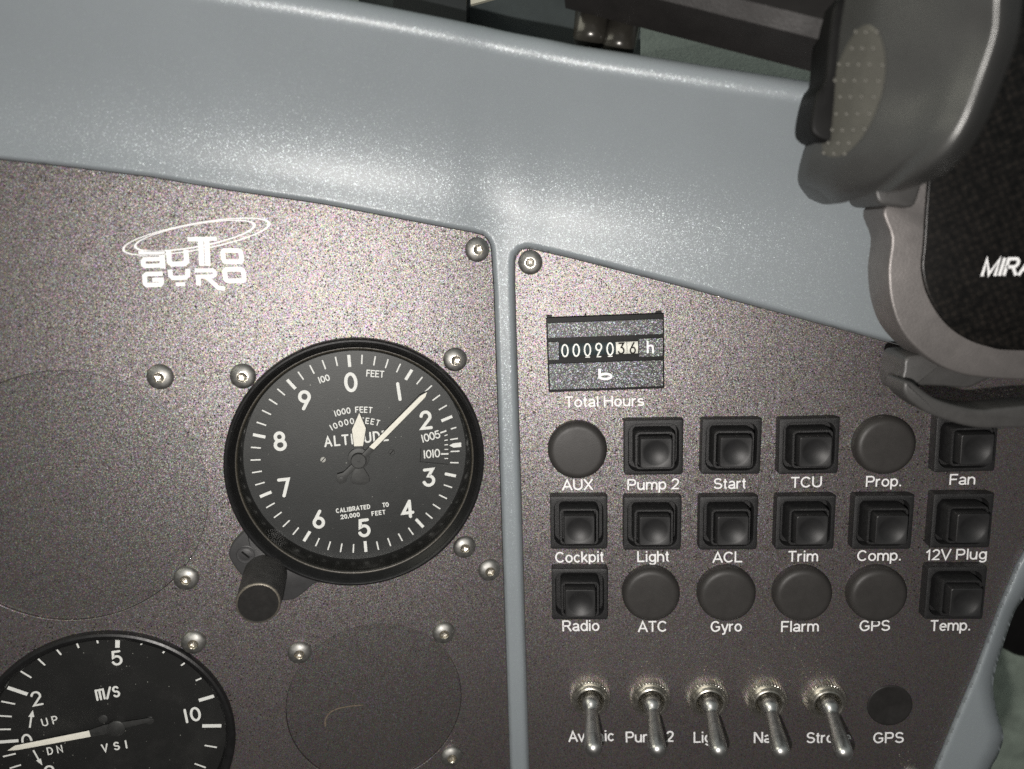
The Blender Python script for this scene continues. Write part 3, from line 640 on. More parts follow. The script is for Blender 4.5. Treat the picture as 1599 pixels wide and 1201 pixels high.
SCREWS = [(PL, 745.5, 390, 'socket screw in the upper right corner of the instrument panel beside the rib'),
          (PL, 249.5, 589, 'socket screw left of the altimeter, standing alone below the white logo'),
          (PL, 379, 588, 'socket screw at the upper left of the altimeter rim'),
          (PL, 711, 562, 'socket screw at the upper right of the altimeter rim'),
          (PL, 725.5, 855, 'socket screw touching the lower right of the altimeter rim'),
          (PL, 764.5, 891, 'socket screw close to the rib just below the lower right altimeter screw'),
          (PL, 290.5, 904, 'socket screw at the lower right edge of the large blanking plate'),
          (PL, 302, 1004, 'socket screw at the upper right of the vertical speed gauge'),
          (PL, 467.5, 1020, 'socket screw at the upper left of the small blanking plate'),
          (PL, 693, 989, 'socket screw at the upper right of the small blanking plate'),
          (PL, 705, 1182, 'socket screw at the lower right of the small blanking plate at the frame bottom'),
          (PR, 828, 410, 'socket screw in the upper left corner of the switch panel'),
          (PR, 1427, 1215, 'socket screw cut by the bottom of the frame below the lone black plug')]
proto = None
for P, x, y, lab in SCREWS:
    if proto is None: proto = screw_proto(); o = proto; o.matrix_world = P.M @ Matrix.Translation((*at(P, x, y, .8*MM), 0)) @ Matrix.Rotation(.3, 4, 'Z'); o['label'] = lab
    else: dup(proto, P, at(P, x, y, .8*MM), lab, random.uniform(0, 1))

# ------------------------------------------------------------------ gauges
def gauge_bezel(r, rim, seat, wall_r, depth, lug=None):
    b = MB(); b.lathe([(rim, -.4*MM), (rim, 1.6*MM), (rim-.25*MM, 2.5*MM), (rim-.8*MM, 3.3*MM), (rim-1.5*MM, 3.7*MM), (rim-2.1*MM, 3.6*MM), (rim-2.5*MM, 3.1*MM), (seat+1.0*MM, 0.5*MM), (seat, 0.0), (seat-.15*MM, -.2*MM)], 160)
    if lug is not None: slab(b, lug, -0.2*MM, 2.2*MM, 0.5*MM)
    bz = b.build('bezel', 'bezel_black', r, sharp=40)
    b = MB(); b.lathe([(seat-.1*MM, -.2*MM), (seat-.5*MM, -.5*MM), (wall_r+.3*MM, depth+.6*MM), (wall_r, depth-.3*MM)], 160)
    b.build('inner_ring', 'inner_wall', r)
    return bz
# --- altimeter
alt = root('altimeter', PL, ALT_C, 'black round altimeter with cream needles and an adjusting knob at lower left', 'altimeter')
RIM_C = at(PL, 554.5, 720.5, 2.5*MM)
rimr = (np.linalg.norm(at(PL, 758, 715, 2.5*MM)-at(PL, 350.5, 728, 2.5*MM)))/2
print('rim', RIM_C-ALT_C, rimr)
lugpx = [(385, 826), (377.5, 832.7), (364, 847), (357.7, 861), (360, 874), (368, 886.6), (378, 899), (398, 925), (420, 938), (444.8, 937), (460, 934.7), (474.5, 924.8), (484.5, 916), (492, 910.5), (505, 908)]
lug = catmull([at(PL, x, y, 1.6*MM)-ALT_C for x, y in lugpx], 4)
_a0, _a1 = math.atan2(lug[-1][1], lug[-1][0]), math.atan2(lug[0][1], lug[0][0]); _a0 -= 2*math.pi*(_a0 > 0); _a1 -= 2*math.pi*(_a1 > 0)
lug += [np.array([(rimr-1.0*MM)*math.cos(_a0+(_a1-_a0)*k/24), (rimr-1.0*MM)*math.sin(_a0+(_a1-_a0)*k/24)]) for k in range(25)]
DEP = -8*MM
b = MB(); rm = rimr
b.lathe([(rm, -.4*MM), (rm, 2.2*MM), (rm-.15*MM, 2.9*MM), (rm-.5*MM, 3.4*MM), (rm-.95*MM, 3.5*MM), (rm-1.3*MM, 3.3*MM), (rm-1.45*MM, 2.9*MM), (rm-1.6*MM, 2.6*MM)], 192)
b.build('bezel', 'bezel_black', alt, sharp=40)
b = MB(); b.lathe([(rm-1.6*MM, 2.6*MM), (rm-1.9*MM, 2.3*MM), (35.6*MM, .75*MM), (35.3*MM, .55*MM), (35.2*MM, .2*MM)], 192, True); b.build('bezel_cone', 'cone_black', alt, sharp=40)
b = MB(); slab(b, lug, -.2*MM, 2.0*MM, .5*MM); b.build('knob_lug', 'lug_grey', alt, sharp=40)
b = MB(); b.lathe([(35.25*MM, .25*MM), (34.6*MM, .1*MM), (34.2*MM, -.5*MM), (34.1*MM, DEP+.3*MM), (34.0*MM, DEP-.4*MM)], 192); b.build('inner_ring', 'inner_wall', alt)
b = MB(); b.lathe([(35.3*MM, .62*MM), (34.75*MM, .66*MM), (34.7*MM, .4*MM)], 192); b.build('retaining_ring', 'ring_brown', alt)
b = MB(); b.lathe([(34.05*MM, DEP-.1*MM), (0.02*MM, DEP-.1*MM)], 128, False); dial = b.build('dial_face', 'dial_black', alt)
def dl(x, y, h=DEP): return at(PL, x, y, h)-ALT_C
mk = MB(); z = DEP-.04*MM
for k in range(50):
    a = ALT_A+math.pi/2-2*math.pi*k/50; big = k % 5 == 0
    if k in (11, 12, 13, 14): continue
    r1 = ALT_R; r0 = r1-(3.7 if big else 2.9)*MM; c_, s_ = math.cos(a), math.sin(a)
    ribbon(mk, [(r0*c_, r0*s_), (r1*c_, r1*s_)], (.95 if big else .42)*MM, z, False)
for x0, y0, x1, y1 in ((704, 670, 712.5, 667.3), (703, 686.5, 715, 684.6), (703.7, 705, 717.5, 704.5), (703, 722.5, 716, 722.8)):
    ribbon(mk, [dl(x0, y0), dl(x1, y1)], .42*MM, z, False)
mk.build('tick_marks', 'white_paint', dial)
NUM = [('0', 547.8, 597), ('1', 622.8, 611.5), ('2', 664.8, 656), ('3', 670, 745.6), ('4', 636.5, 795), ('5', 568.8, 824.5), ('6', 497.3, 811), ('7', 444, 761.5), ('8', 437, 689), ('9', 476, 625)]
mk = MB()
for s, x, y in NUM: stroke_text(mk, s, dl(x, y), 5.2*MM if s != '1' else 5.0*MM, 1.0*MM, z, math.radians(3.0 if s != '1' else 7))
mk.build('numerals', 'white_paint', dial)
mk = MB(); r_ = math.radians
stroke_text(mk, '100', dl(505.8, 591.6), 1.75*MM, .34*MM, z, r_(16)); stroke_text(mk, 'FEET', dl(586, 583.6), 1.85*MM, .34*MM, z, r_(-6))
stroke_text(mk, '1000 FEET', dl(551.5, 640.3), 1.65*MM, .32*MM, z, r_(3), .18, R=26*MM, width=11.4*MM)
stroke_text(mk, '10000 FEET', dl(553.8, 657.2), 1.65*MM, .32*MM, z, r_(3), .18, R=19*MM, width=15.2*MM)
stroke_text(mk, 'ALTITUDE', dl(556.6, 685), 2.9*MM, .56*MM, z, r_(3.2), width=19.2*MM)
stroke_text(mk, 'CALIBRATED', dl(551.4, 794.4), 1.25*MM, .3*MM, z, r_(4), width=10.4*MM); stroke_text(mk, 'TO', dl(602, 788.3), 1.25*MM, .3*MM, z, r_(4))
stroke_text(mk, '20,000', dl(546.8, 805.4), 1.25*MM, .3*MM, z, r_(4), width=5.7*MM); stroke_text(mk, 'FEET', dl(591, 800.9), 1.25*MM, .3*MM, z, r_(4), width=4.1*MM)
mk.build('lettering', 'white_paint', dial)
# pressure window
b = MB(); win = [dl(x, y) for x, y in ((657.5, 672), (700, 663), (699.5, 724), (656, 720))]
z1 = DEP-.07*MM
slab(b, win, DEP-.5*MM, z1, 0); pw = b.build('pressure_window', 'dial_black', alt)
mk = MB(); zz = z1+.03*MM
stroke_text(mk, '1005', dl(672.5, 681.5), 2.3*MM, .38*MM, zz, r_(13), .2); stroke_text(mk, '1010', dl(674, 708.5), 2.4*MM, .4*MM, zz, r_(3), .2)
for x0, y0, x1, y1, w in ((687.5, 676, 697, 672.6, .5), (694, 680.5, 699, 679, .3), (694, 688, 699.3, 687, .3), (694, 695, 699.5, 694.3, .3), (694, 702, 699.7, 701.6, .3), (688.5, 709, 700.3, 708.8, .5), (694, 716, 699.7, 716, .3)):
    ribbon(mk, [dl(x0, y0), dl(x1, y1)], w*MM, zz, False)
mk.build('scale_marks', 'white_paint', pw)
mk = MB(); tri = [dl(x, y) for x, y in ((701.5, 695.8), (708, 692.3), (720, 691), (720.3, 698), (708.5, 699.2))]
mk.add([(*q, z) for q in tri][::-1], [(0, 1, 2, 3, 4)]); ln = [dl(x, y) for x, y in ((657, 700), (656, 721), (700, 725))]
mk.build('index_mark', 'white_paint', dial)
mk = MB(); ribbon(mk, ln, .16*MM, z+.02*MM, False); mk.build('window_edge', 'gap_black', dial)
# dial screws
for x, y, f in ((504.5, 718, 1), (611.5, 706, 0)):
    b = MB(); c = dl(x, y); b.lathe([(.95*MM, DEP-.1*MM), (.95*MM, DEP+.12*MM), (.8*MM, DEP+.2*MM), (.02*MM, DEP+.2*MM)], 20, False, c[0], c[1])
    ds = b.build('dial_screw', 'screw_steel' if f else 'needle_black', alt)
    b = MB(); ribbon(b, [c+np.array([-.5, -.55])*MM, c+np.array([.5, .55])*MM], .26*MM, DEP+.22*MM, False); b.build('slot', 'gap_black', ds)
# needles
def poly_part(name, pts, h0, h1, mat, parent, bev=.06*MM):
    b = MB(); slab(b, pts, h0, h1, bev); return b.build(name, mat, parent, sharp=30)
h1, h2, h3 = DEP+1.3*MM, DEP+2.2*MM, DEP+3.0*MM
def dh(h, pts): return [at(PL, x, y, h)-ALT_C for x, y in pts]
hub_c = at(PL, 559.7, 719.5, h3)-ALT_C
sn = poly_part('short_needle', dh(h1, [(561, 642.5), (548.6, 671), (552.2, 698.5), (553.5, 712), (567, 712), (567.6, 698), (572.3, 669)]), h1-.3*MM, h1, 'needle_black', alt)
poly_part('luminous_paint', dh(h1+.06*MM, [(561, 645), (549.6, 671), (553, 697), (566.8, 696.6), (571.3, 669)]), h1-.05*MM, h1+.08*MM, 'lume', sn, .03*MM)
fan = [dh(h1, [(559.7, 719.5)])[0]]
fan = dh(h1, [(556, 722), (547, 750), (551, 755.5), (560, 757), (570, 756.5), (577.5, 752), (576, 744), (566, 728), (564, 722)])
poly_part('counterweight', fan, h1-.3*MM, h1, 'needle_black', alt)
ringp = ell(dh(h1, [(559.7, 716.5)])[0], 3.3*MM, 40); poly_part('needle_boss', ringp, h1-.9*MM, h1+.03*MM, 'needle_black', alt)
ln_ = poly_part('long_needle', dh(h3, [(667.5, 611.2), (655, 617.6), (561, 714), (536, 738), (526, 741), (524.5, 750), (531, 756.5), (540, 753.5), (543, 744), (566, 722), (589, 699), (664.5, 619)]), h3-.35*MM, h3, 'needle_black', alt)
poly_part('luminous_paint', dh(h3+.06*MM, [(667, 612.2), (656, 618.5), (576.6, 697.9), (583.6, 702), (664, 620.5)]), h3-.05*MM, h3+.08*MM, 'lume', ln_, .03*MM)
b = MB(); b.lathe([(2.35*MM, h3-.4*MM), (2.35*MM, h3+.35*MM), (2.15*MM, h3+.5*MM), (.3*MM, h3+.5*MM), (.28*MM, h3+.2*MM), (.01*MM, h3+.2*MM)], 40, True, hub_c[0], hub_c[1]); b.build('hub', 'needle_black', alt, sharp=35)
tp = dh(h3, [(532.5, 747.6)])[0]; b = MB(); b.lathe([(.75*MM, h3), (.75*MM, h3+.3*MM), (.02*MM, h3+.35*MM)], 20, True, tp[0], tp[1]); b.build('tail_rivet', 'needle_black', ln_, sharp=35)
# glass
b = MB(); b.lathe([(34.75*MM, .35*MM), (0.02*MM, .35*MM)], 96, False); b.build('glass', 'clear_glass', alt)
# knob and lug screw
kc = at(PL, 414.5, 897, 1.9*MM)-ALT_C; KR, KH = 6.1*MM, 21.5*MM
b = MB(); n = 120
def knr(t, r): return r*(1+(.012 if t % 2 else -.0))
b.rings([[(kc[0]+knr(k, r)*math.cos(2*math.pi*k/n), kc[1]+knr(k, r)*math.sin(2*math.pi*k/n), zz_) for k in range(n)] for r, zz_ in ((KR*1.03, 1.9*MM), (KR*1.03, 3*MM), (KR*.985, KH-.5*MM), (KR*.965, KH-.25*MM))], smooth=False)
kn = b.build('adjusting_knob', 'knob_black', alt)
b = MB(); b.lathe([(KR*.975, KH-.3*MM), (KR*.955, KH), (KR*.90, KH+.05*MM)], 96, True, kc[0], kc[1]); b.build('worn_rim', 'worn_edge', kn)
b = MB(); b.lathe([(KR*.905, KH+.04*MM), (KR*.87, KH-.02*MM), (.02*MM, KH-.02*MM)], 96, False, kc[0], kc[1]); b.build('knob_cap', 'cap_black', kn)
c = at(PL, 383.5, 866, 2*MM)-ALT_C; b = MB(); b.lathe([(2.75*MM, 1.9*MM), (2.75*MM, 2.12*MM), (2.6*MM, 2.18*MM), (2.45*MM, 2.05*MM), (1.9*MM, 1.98*MM), (1.6*MM, 2.1*MM), (.02*MM, 2.12*MM)], 40, True, c[0], c[1]); ls = b.build('lug_screw', 'lug_grey', alt, sharp=30)
b = MB(); ribbon(b, [c+np.array([-1.0, 1.0])*MM, c+np.array([1.0, -1.0])*MM], .55*MM, 2.15*MM, False); b.build('slot', 'gap_black', ls)

# --- vertical speed gauge
vs = root('vertical_speed_gauge', PL, VSI_C, 'black round vertical speed gauge with one cream needle at the lower left corner', 'gauge')
D2 = -3*MM; vr = VSI_RIM; print('vsi r', vr, rimr)
b = MB(); b.lathe([(vr, -.4*MM), (vr, 1.2*MM), (vr-.3*MM, 1.9*MM), (vr-.9*MM, 2.2*MM), (vr-1.6*MM, 2.0*MM), (vr-2.0*MM, 1.5*MM), (vr-2.6*MM, 1.0*MM), (vr-3.0*MM, -.2*MM), (vr-3.3*MM, D2-.3*MM)], 160); b.build('bezel', 'bezel_black', vs, sharp=40)
VR = vr-3.2*MM
b = MB(); b.lathe([(VR, D2-.1*MM), (.02*MM, D2-.1*MM)], 128, False); d2 = b.build('dial_face', 'vsi_black', vs)
def vl(x, y, h=D2): return at(PL, x/4.0, 960+y/4.0, h)-VSI_C
z = D2-.04*MM; mk = MB()
T = [(735, 155, 733, 206, 1.25), (604, 152, 612, 178, .5), (476, 168, 492, 207, .5), (346, 206, 382, 250, .5), (228, 267, 281, 316, .5), (122, 349, 196, 394, .5), (48, 455, 172, 497, 1.1),
     (8, 541, 95, 558, .5), (-20, 630, 74, 636, .5), (-20, 716, 68, 715, .5), (-20, 796, 116, 786, 1.0), (18, 887, 98, 868, .5), (60, 960, 131, 938, .5), (110, 1050, 180, 1010, 1.1),
     (880, 181, 886, 186, .6), (1027, 229, 1016, 239, .5), (1154, 301, 1131, 317, .5), (1258, 396, 1223, 411, .5), (1336, 508, 1242, 536, 1.1), (1383, 694, 1263, 695, 1.15), (1354, 829, 1278, 816, .5), (1285, 955, 1216, 930, .5), (1200, 1060, 1140, 1020, .5)]
for x0, y0, x1, y1, w in T: ribbon(mk, [vl(x0, y0), vl(x1, y1)], w*MM, z, False)
mk.build('tick_marks', 'white_paint', d2)
mk = MB()
for s, x, y, cp, w, rt in (('5', 730, 270, 4.2, .72, 3), ('2', 228, 523, 4.2, .62, 6), ('0', 168, 790, 4.2, .62, 3), ('2', 310, 985, 4.2, .62, 3), ('10', 1200, 625, 4.2, .74, 6)):
    stroke_text(mk, s, vl(x, y), cp*MM, w*MM, z, r_(rt), .3)
mk.build('numerals', 'white_paint', d2)
mk = MB()
stroke_text(mk, 'M/S', vl(672, 490), 3.2*MM, .62*MM, z, r_(5), .22, sx=.85); stroke_text(mk, 'VSI', vl(715, 822), 2.4*MM, .5*MM, z, r_(4), width=7.0*MM)
stroke_text(mk, 'UP', vl(310, 664), 2.3*MM, .38*MM, z, r_(7), width=4.1*MM); stroke_text(mk, 'DN', vl(342, 845), 2.2*MM, .38*MM, z, r_(5), width=4.0*MM)
for a, bb, w in (((186, 706), (197, 630), .5), ((208, 846), (243, 908), .5)): ribbon(mk, [vl(*a), vl(*bb)], w*MM, z, False)
for t in (((176, 638), (205, 596), (214, 640)), ((225, 912), (265, 942), (255, 898))): mk.add([(*vl(*q), z) for q in t], [(0, 2, 1)] if area2([vl(*q) for q in t]) < 0 else [(0, 1, 2)])
mk.build('lettering', 'white_paint', d2)
hv = D2+1.6*MM
def vh(h, pts): return [at(PL, x/4.0, 960+y/4.0, h)-VSI_C for x, y in pts]
nl = poly_part('needle', vh(hv, [(44, 849), (90, 815), (560, 722), (650, 690), (925, 648), (955, 650), (955, 670), (930, 672), (760, 715), (700, 740), (568, 764), (110, 846)]), hv-.3*MM, hv, 'needle_black', vs)
poly_part('luminous_paint', vh(hv+.06*MM, [(46, 849), (92, 818), (556, 724), (566, 762), (110, 845)]), hv-.05*MM, hv+.09*MM, 'lume', nl, .03*MM)
hc = vh(hv, [(725, 712)])[0]; b = MB(); b.lathe([(2.6*MM, D2), (2.6*MM, hv+.2*MM), (2.3*MM, hv+.4*MM), (.02*MM, hv+.45*MM)], 40, True, hc[0], hc[1]); b.build('hub', 'needle_black', vs, sharp=35)
for x, y in ((645, 650), (935, 660)):
    c = vl(x, y); b = MB(); b.lathe([(1.3*MM, D2-.1*MM), (1.3*MM, D2+.2*MM), (1.1*MM, D2+.3*MM), (.02*MM, D2+.3*MM)], 24, True, c[0], c[1]); b.build('dial_screw', 'needle_black', vs, sharp=35)
b = MB(); b.lathe([(vr-2.75*MM, .5*MM), (.02*MM, .5*MM)], 96, False); b.build('glass', 'clear_glass', vs)

# ------------------------------------------------------------------ hour counter
hcC = np.mean([at(PR, x, y, 2*MM) for x, y in ((853.5, 496), (1037, 490.5), (1036, 607), (856.5, 613))], 0)
hrot = math.radians(0.9)
hc = root('hour_counter', PR, hcC, 'rectangular running hours counter with a row of number wheels', 'hour counter', rz=hrot)
_hx = np.linalg.norm(at(PR, 1037, 549, 2*MM)-at(PR, 854.5, 554, 2*MM))
HW = _hx; y_of = lambda yp: (hcC[1]-at(PR, 945, yp, 2.6*MM)[1])*-1
yt, yb = y_of(493), y_of(610.5)
b = MB(); b.rings([rsq(HW, yt-yb, .5*MM, -.2*MM, 4, 0, (yt+yb)/2), rsq(HW, yt-yb, .5*MM, 1.8*MM, 4, 0, (yt+yb)/2), rsq(HW-.3*MM, yt-yb-.3*MM, .4*MM, 2.0*MM, 4, 0, (yt+yb)/2)], True, True, True)
for xx in (-.47*HW, .46*HW):
    b.rings([rsq(1.6*MM, .8*MM, .3*MM, 0, 4, xx, yt+.2*MM), rsq(1.6*MM, .8*MM, .3*MM, 1.5*MM, 4, xx, yt+.2*MM)], True, True, True)
b.build('housing', 'counter_black', hc, sharp=40)
wx0, wx1 = at(PR, 873.5, 545, 2.6*MM)[0]-hcC[0], at(PR, 997, 545, 2.6*MM)[0]-hcC[0]
def strip(name, y0p, y1p, x0=None, x1=None):
    y0, y1 = y_of(y0p), y_of(y1p); x0 = -HW/2+.4*MM if x0 is None else x0; x1 = HW/2-.4*MM if x1 is None else x1
    b = MB(); rs = [rsq(x1-x0, y0-y1, .25*MM, 1.7*MM, 4, (x0+x1)/2, (y0+y1)/2), rsq(x1-x0, y0-y1, .25*MM, 2.75*MM, 4, (x0+x1)/2, (y0+y1)/2), rsq(x1-x0-.2*MM, y0-y1-.2*MM, .2*MM, 2.85*MM, 4, (x0+x1)/2, (y0+y1)/2)]
    b.rings(rs, True, True, True); return b.build(name, 'counter_powder', hc, sharp=40)
strip('face_strip', 501, 525); fs_ = strip('face_strip', 565, 606)
strip('face_strip', 530.5, 559.5, None, wx0-.1*MM); strip('face_strip', 530.5, 559.5, wx1+.1*MM, None)
wy0, wy1 = y_of(531), y_of(558.5); wn = 7; ww = (wx1-wx0)/wn
for k, ch in enumerate('0009036'):
    pale = k >= 5; cxk = wx0+ww*(k+.5); b = MB(); n = 12; rr_ = (wy0-wy1)*.62; m_y = (wy0+wy1)/2; rs = []
    for sx_ in (-1, 1): rs.append([(cxk+sx_*(ww/2-.08*MM), m_y+rr_*math.sin(a), 2.55*MM-rr_+rr_*math.cos(a)) for a in np.linspace(-math.pi*.42, math.pi*.42, n)])
    b.rings(rs, False, smooth=True); wl_ = b.build('number_wheel', 'wheel_pale' if pale else 'wheel_dark', hc)
    b = MB(); stroke_text(b, ch, (cxk, m_y-.1*MM), (3.2 if pale else 3.6)*MM, .44*MM, 2.60*MM, 0, sx=.85)
    if not pale and k > 1: ribbon(b, [(cxk-.7*MM, wy1+.35*MM), (cxk+.7*MM, wy1+.35*MM)], .3*MM, 2.60*MM, False)
    b.build('digit', 'digit_dark' if pale else 'white_paint', wl_)
b = MB(); b.add([(wx0, wy1, 2.72*MM), (wx1, wy1, 2.72*MM), (wx1, wy0, 2.72*MM), (wx0, wy0, 2.72*MM)], [(0, 1, 2, 3)]); b.build('window_glass', 'clear_glass', hc)
b = MB(); hx = at(PR, 1015.5, 543, 2.85*MM)-hcC; stroke_text(b, 'h', hx, 3.3*MM, .55*MM, 2.9*MM, 0, sx=.95)
b.build('unit_letter', 'legend_paint', hc)
b = MB(); bc = at(PR, 944, 586, 2.85*MM)-hcC
ribbon(b, [bc+np.array([-1.55, 2.1])*MM, bc+np.array([-1.55, -.9])*MM], .85*MM, 2.9*MM, False); ribbon(b, [bc+np.array(q)*MM for q in arc(0.15, -.35, 1.75, .78, 0, 360, 28)], .75*MM, 2.91*MM)
b.build('emblem', 'legend_paint', hc)

# ------------------------------------------------------------------ square push switches
def switch_proto():
    r = root('push_switch', PR, (0, 0), 'x', 'switch', 'square black push switches in three rows')
    b = MB(); q = MM
    b.rings([rsq(17.8*q, 17.4*q, .7*q, -.2*q), rsq(17.8*q, 17.4*q, .7*q, 3.5*q), rsq(17.6*q, 17.2*q, .6*q, 3.8*q), rsq(17.2*q, 16.8*q, .5*q, 3.9*q), rsq(15.5*q, 15.1*q, 3.0*q, 3.9*q), rsq(15.2*q, 14.8*q, 2.9*q, 3.6*q), rsq(14.9*q, 14.5*q, 2.8*q, .6*q)], cap1=True)
    b.build('switch_frame', 'frame_plastic', r, sharp=35)
    b = MB(); b.rings([rsq(12.2*q, 12.0*q, 1.4*q, .5*q), rsq(12.0*q, 11.8*q, 1.4*q, 6.8*q), rsq(11.7*q, 11.5*q, 1.3*q, 7.1*q), rsq(10.6*q, 10.4*q, .9*q, 7.1*q), rsq(10.4*q, 10.2*q, .8*q, 6.8*q), rsq(10.3*q, 10.1*q, .8*q, 4.5*q)], cap1=True)
    b.build('collar', 'frame_plastic', r, sharp=35)
    b = MB(); rs = [rsq(9.5*q, 9.3*q, .6*q, 4.4*q), rsq(9.4*q, 9.2*q, .6*q, 9.9*q), rsq(9.25*q, 9.05*q, .6*q, 10.15*q), rsq(8.9*q, 8.7*q, .6*q, 10.3*q)]
    rs.append(circ_like(4.15*q, 10.3*q))
    for k in range(1, 9):
        f = 1-k/8.5; rs.append(circ_like(4.1*q*f, 10.3*q-1.15*q*(1-f*f)))
    b.rings(rs, cap1=True, smooth=True); b.build('button', 'button_plastic', r, sharp=28)
    return r
SW = [(1020, 698, 'Pump 2'), (1141, 697, 'Start'), (1262, 696, 'TCU'), (1506, 692, 'Fan'),
      (904, 815.5, 'Cockpit'), (1018.5, 816, 'Light'), (1136, 815.5, 'ACL'), (1256, 815, 'Trim'), (1377.5, 814, 'Comp.'), (1499.5, 812, '12V Plug'), (905, 926.5, 'Radio'), (1489.5, 925, 'Temp.')]
sp_ = None
for x, y, s in SW:
    lab = f'square black push switch directly above the white text {s}' + (' in the top row' if s == 'Pump 2' else ' in the middle row' if s == 'Light' else '')
    xy = at(PR, x, y, 3.0*MM)
    if sp_ is None: sp_ = switch_proto(); sp_.matrix_world = PR.M @ Matrix.Translation((*xy, 0)); sp_['label'] = lab
    else: dup(sp_, PR, xy+np.array([random.uniform(-.12, .12), random.uniform(-.12, .12)])*MM, lab, random.uniform(-.012, .012))
# ------------------------------------------------------------------ round caps over unused switch holes
CAPS = [(901.5, 703, 'AUX'), (1381, 695.5, 'Prop.'), (1016.5, 927.5, 'ATC'), (1134.5, 927.5, 'Gyro'), (1253, 927.5, 'Flarm'), (1369.5, 928, 'GPS')]
cp0 = None
for x, y, s in CAPS:
    xy = at(PR, x, y, 2.2*MM); lab = f'round black rubber cap directly above the white text {s}' + (' in the third row' if s == 'GPS' else '')
    if cp0 is None:
        b = MB(); R = 9.15*MM; prof = [(R, -.2*MM), (R, 1.8*MM)]
        for k in range(1, 7): a = k/6*math.pi/2; prof.append((R-2.0*MM*(1-math.cos(a)), 1.8*MM+2.3*MM*math.sin(a)))
        prof += [(R-2.4*MM, 4.12*MM), (R*.5, 4.2*MM), (.02*MM, 4.22*MM)]
        b.lathe(prof, 72); cp0 = b.build('rubber_cap', 'rubber', None, PR.M @ Matrix.Translation((*xy, 0))); tag(cp0, lab, 'cap', 'round black caps closing unused switch holes')
    else:
        c = cp0.copy(); COL.objects.link(c); c.matrix_world = PR.M @ Matrix.Translation((*xy, 0)); c['label'] = lab
b = MB(); R = 7.2*MM; b.lathe([(R, -.2*MM), (R, .25*MM), (R-.2*MM, .4*MM), (R-.6*MM, .42*MM), (R-1.2*MM, .3*MM), (.02*MM, .28*MM)], 64)
xy = at(PR, 1389, 1101); o = b.build('hole_plug', 'hole_plug', None, PR.M @ Matrix.Translation((*xy, 0))); tag(o, 'flat black plug right of the five metal toggle switches', 'plug')

# ------------------------------------------------------------------ toggle switches
def toggle_proto():
    r = root('toggle_switch', PR, (0, 0), 'x', 'toggle switch', 'metal toggle switches along the bottom')
    q = MM; n = 152
    def kr(k, rad, d): return rad-d*(0, .0, .8, 1)[k % 4] if False else rad-(d if k % 4 >= 2 else 0)
    b = MB(); rs = []
    for rad, z_, d in ((6.6, -.2, .42), (6.6, 2.4, .42), (6.25, 2.9, .35), (6.0, 3.0, 0.0), (5.2, 3.0, 0.0)):
        rs.append([(kr(k, rad*q, d*q)*math.cos(2*math.pi*k/n), kr(k, rad*q, d*q)*math.sin(2*math.pi*k/n), z_*q) for k in range(n)])
    b.rings(rs, smooth=False); b.build('knurled_nut', 'nickel', r)
    b = MB(); b.lathe([(5.5*q, 2.3*q), (5.5*q, 3.7*q), (5.3*q, 4.0*q), (5.0*q, 4.0*q), (4.9*q, 4.35*q), (4.6*q, 4.5*q), (4.3*q, 4.4*q), (3.7*q, 3.7*q), (3.2*q, 3.3*q), (3.05*q, 2.0*q), (.05*q, 2.0*q)], 56)
    b.build('bushing', 'nickel', r, sharp=30)
    # lever: ball, narrow neck, thick rounded tip; points down and out
    A = Vector((0, -0.45, 0.893)).normalized(); c0 = Vector((0, 0, 5.0*q))
    prof = [(0.02, -2.6), (1.7, -2.4), (2.6, -1.4), (2.95, 0), (2.8, .9), (2.45, 1.7), (2.1, 2.4), (1.98, 2.9), (2.05, 3.6), (2.25, 6), (2.5, 9), (2.75, 12), (2.85, 14.8)]
    for k in range(1, 8): a = k/7*math.pi/2; prof.append((2.85*math.cos(a)+.005, 14.8+2.75*math.sin(a)))
    X = Vector((1, 0, 0)); Y = A.cross(X); n = 32; rs = []
    for rad, zz_ in prof: rs.append([tuple(c0+A*zz_*q+(X*math.cos(2*math.pi*k/n)+Y*math.sin(2*math.pi*k/n))*rad*q) for k in range(n)])
    b = MB(); b.rings(rs, smooth=True); b.build('lever', 'lever_chrome', r, sharp=50)
    return r
tp_ = None
for x, y, s in ((922.5, 1097, 'Avionic'), (1017.5, 1098.5, 'Pump 2'), (1108.5, 1100, 'Light'), (1201, 1101, 'Nav'), (1294, 1102, 'Strobe')):
    lab = {'Avionic': 'metal toggle switch at the left end of the row, over the text Avionic', 'Pump 2': 'metal toggle switch over the bottom row text Pump 2, second from the left end', 'Light': 'metal toggle switch in the middle of the bottom row, hiding text that starts Lig',
           'Nav': 'metal toggle switch hiding the end of the text starting Na', 'Strobe': 'metal toggle switch nearest the flat black plug, hiding the text starting Stro'}[s]
    xy = at(PR, x, y, 4.6*MM)
    if tp_ is None: tp_ = toggle_proto(); tp_.matrix_world = PR.M @ Matrix.Translation((*xy, 0)); tp_['label'] = lab
    else: dup(tp_, PR, xy, lab)

